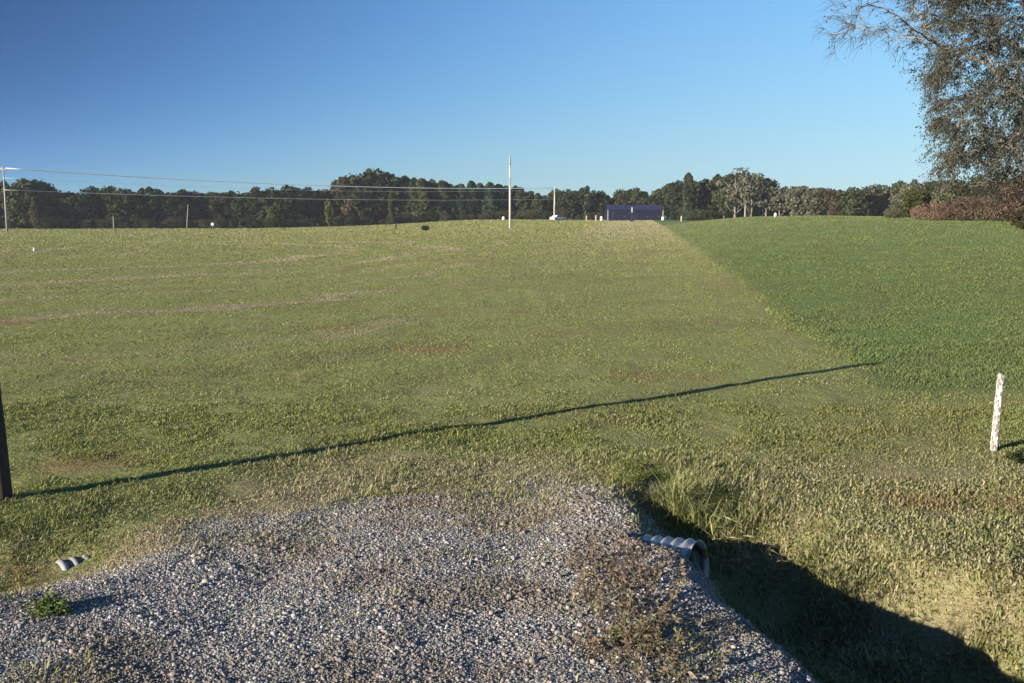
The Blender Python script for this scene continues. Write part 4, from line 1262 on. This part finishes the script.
    e0 = (np.arange(nn) * K)[:, None] + kk[None]; e1 = (np.arange(nn) * K)[:, None] + ((kk + 1) % K)[None]
    s0 = e0 + nn * K; s1 = e1 + nn * K
    FF = np.stack([s0, s1, e1, e0], 2).reshape(-1, 4)
    raw_mesh('trunk', VV, FF, M['bark_pale'], root, True)
    # twigs from the thin nodes, drooping outwards
    thin = np.nonzero((r_ < 0.022) & (np.arange(len(N)) > 60))[0]
    src = rs.choice(thin, 24000)
    out = N[src] - np.array([-0.6, 0, 8.0]); out /= np.linalg.norm(out, axis=1)[:, None]
    d0 = dirv[src] * 0.7 + out * 0.7 + rs.normal(0, 0.45, (len(src), 3)); d0[:, 2] -= 0.15
    d0 /= np.linalg.norm(d0, axis=1)[:, None]
    L = rs.uniform(0.35, 1.0, len(src))
    p0 = N[src]; p1 = p0 + d0 * (L * 0.5)[:, None]
    d1 = d0 + np.array([0, 0, -0.45]) + rs.normal(0, 0.15, d0.shape); d1 /= np.linalg.norm(d1, axis=1)[:, None]
    p2 = p1 + d1 * (L * 0.5)[:, None]
    s = np.cross(d0, np.array([0.2, 0.9, 0.1])); s /= np.linalg.norm(s, axis=1)[:, None]; t2 = np.cross(d0, s)
    rr = 0.0065
    tv = np.stack([p0 + s * rr, p0 - s * rr * .5 + t2 * rr * .86, p0 - s * rr * .5 - t2 * rr * .86,
                   p1 + s * rr * .7, p1 - s * rr * .35 + t2 * rr * .6, p1 - s * rr * .35 - t2 * rr * .6, p2], 1).reshape(-1, 3)
    b = np.arange(len(src)) * 7
    q4 = np.concatenate([np.stack([b + i, b + (i + 1) % 3, b + 3 + (i + 1) % 3, b + 3 + i], 1) for i in range(3)])
    q3 = np.concatenate([np.stack([b + 3 + i, b + 3 + (i + 1) % 3, b + 6], 1) for i in range(3)])
    tw = raw_mesh('twigs', tv, [q4, q3], M['bark_twig'], root); tw['kind'] = 'stuff'
    # leaves along the twigs; the wide upper left reach is nearly bare
    reps = 24
    ti = np.repeat(np.arange(len(src)), reps)
    u = rs.uniform(0.1, 1.05, len(ti))[:, None]
    P = np.where(u < 0.5, p0[ti] + (p1 - p0)[ti] * u * 2, p1[ti] + (p2 - p1)[ti] * (u - 0.5) * 2) + rs.normal(0, 0.04, (len(ti), 3))
    left = -P[:, 0]
    bare = sstep(3.9, 5.8, left + 0.35 * P[:, 1]) * 0.84 + 0.13
    bare = np.maximum(bare, 0.75 * sstep(3.6, 2.6, P[:, 2]))
    leafy = (rs.random(len(src)) < 0.76)[ti]               # some twigs have already dropped their leaves
    kp = (rs.random(len(ti)) > bare) & leafy
    P, ti = P[kp], ti[kp]
    d = d1[ti] * 0.8 + rs.normal(0, 0.5, P.shape); d[:, 2] -= 0.3; d /= np.linalg.norm(d, axis=1)[:, None]
    sd = np.cross(d, rs.normal(size=P.shape)); sd /= np.linalg.norm(sd, axis=1)[:, None]
    Ll = rs.uniform(0.045, 0.11, len(P))[:, None]; Wl = Ll * rs.uniform(0.15, 0.30, len(P))[:, None]
    lv_ = np.stack([P, P + d * Ll * .5 + sd * Wl, P + d * Ll, P + d * Ll * .5 - sd * Wl], 1).reshape(-1, 3)
    b = np.arange(len(P)) * 4
    raw_mesh('crown', lv_, np.stack([b, b + 1, b + 2, b + 3], 1), M['leaf_big'], root)
    print('leaves', len(P))
big_tree()

# ------------------------------------------------------------------ the air
def haze():
    mb = MB(); mb.box((0, 170, 9), (700, 400, 36))
    t = NT('air')
    v = t.node('ShaderNodeVolumePrincipled')
    v.inputs['Color'].default_value = (0.80, 0.88, 1.0, 1); v.inputs['Density'].default_value = HAZE
    v.inputs['Anisotropy'].default_value = 0.0
    o = t.node('ShaderNodeOutputMaterial'); t.t.links.new(v.outputs[0], o.inputs['Volume'])
    tag(mb.build('haze', t.m), kind='stuff')
if HAZE > 0: haze()
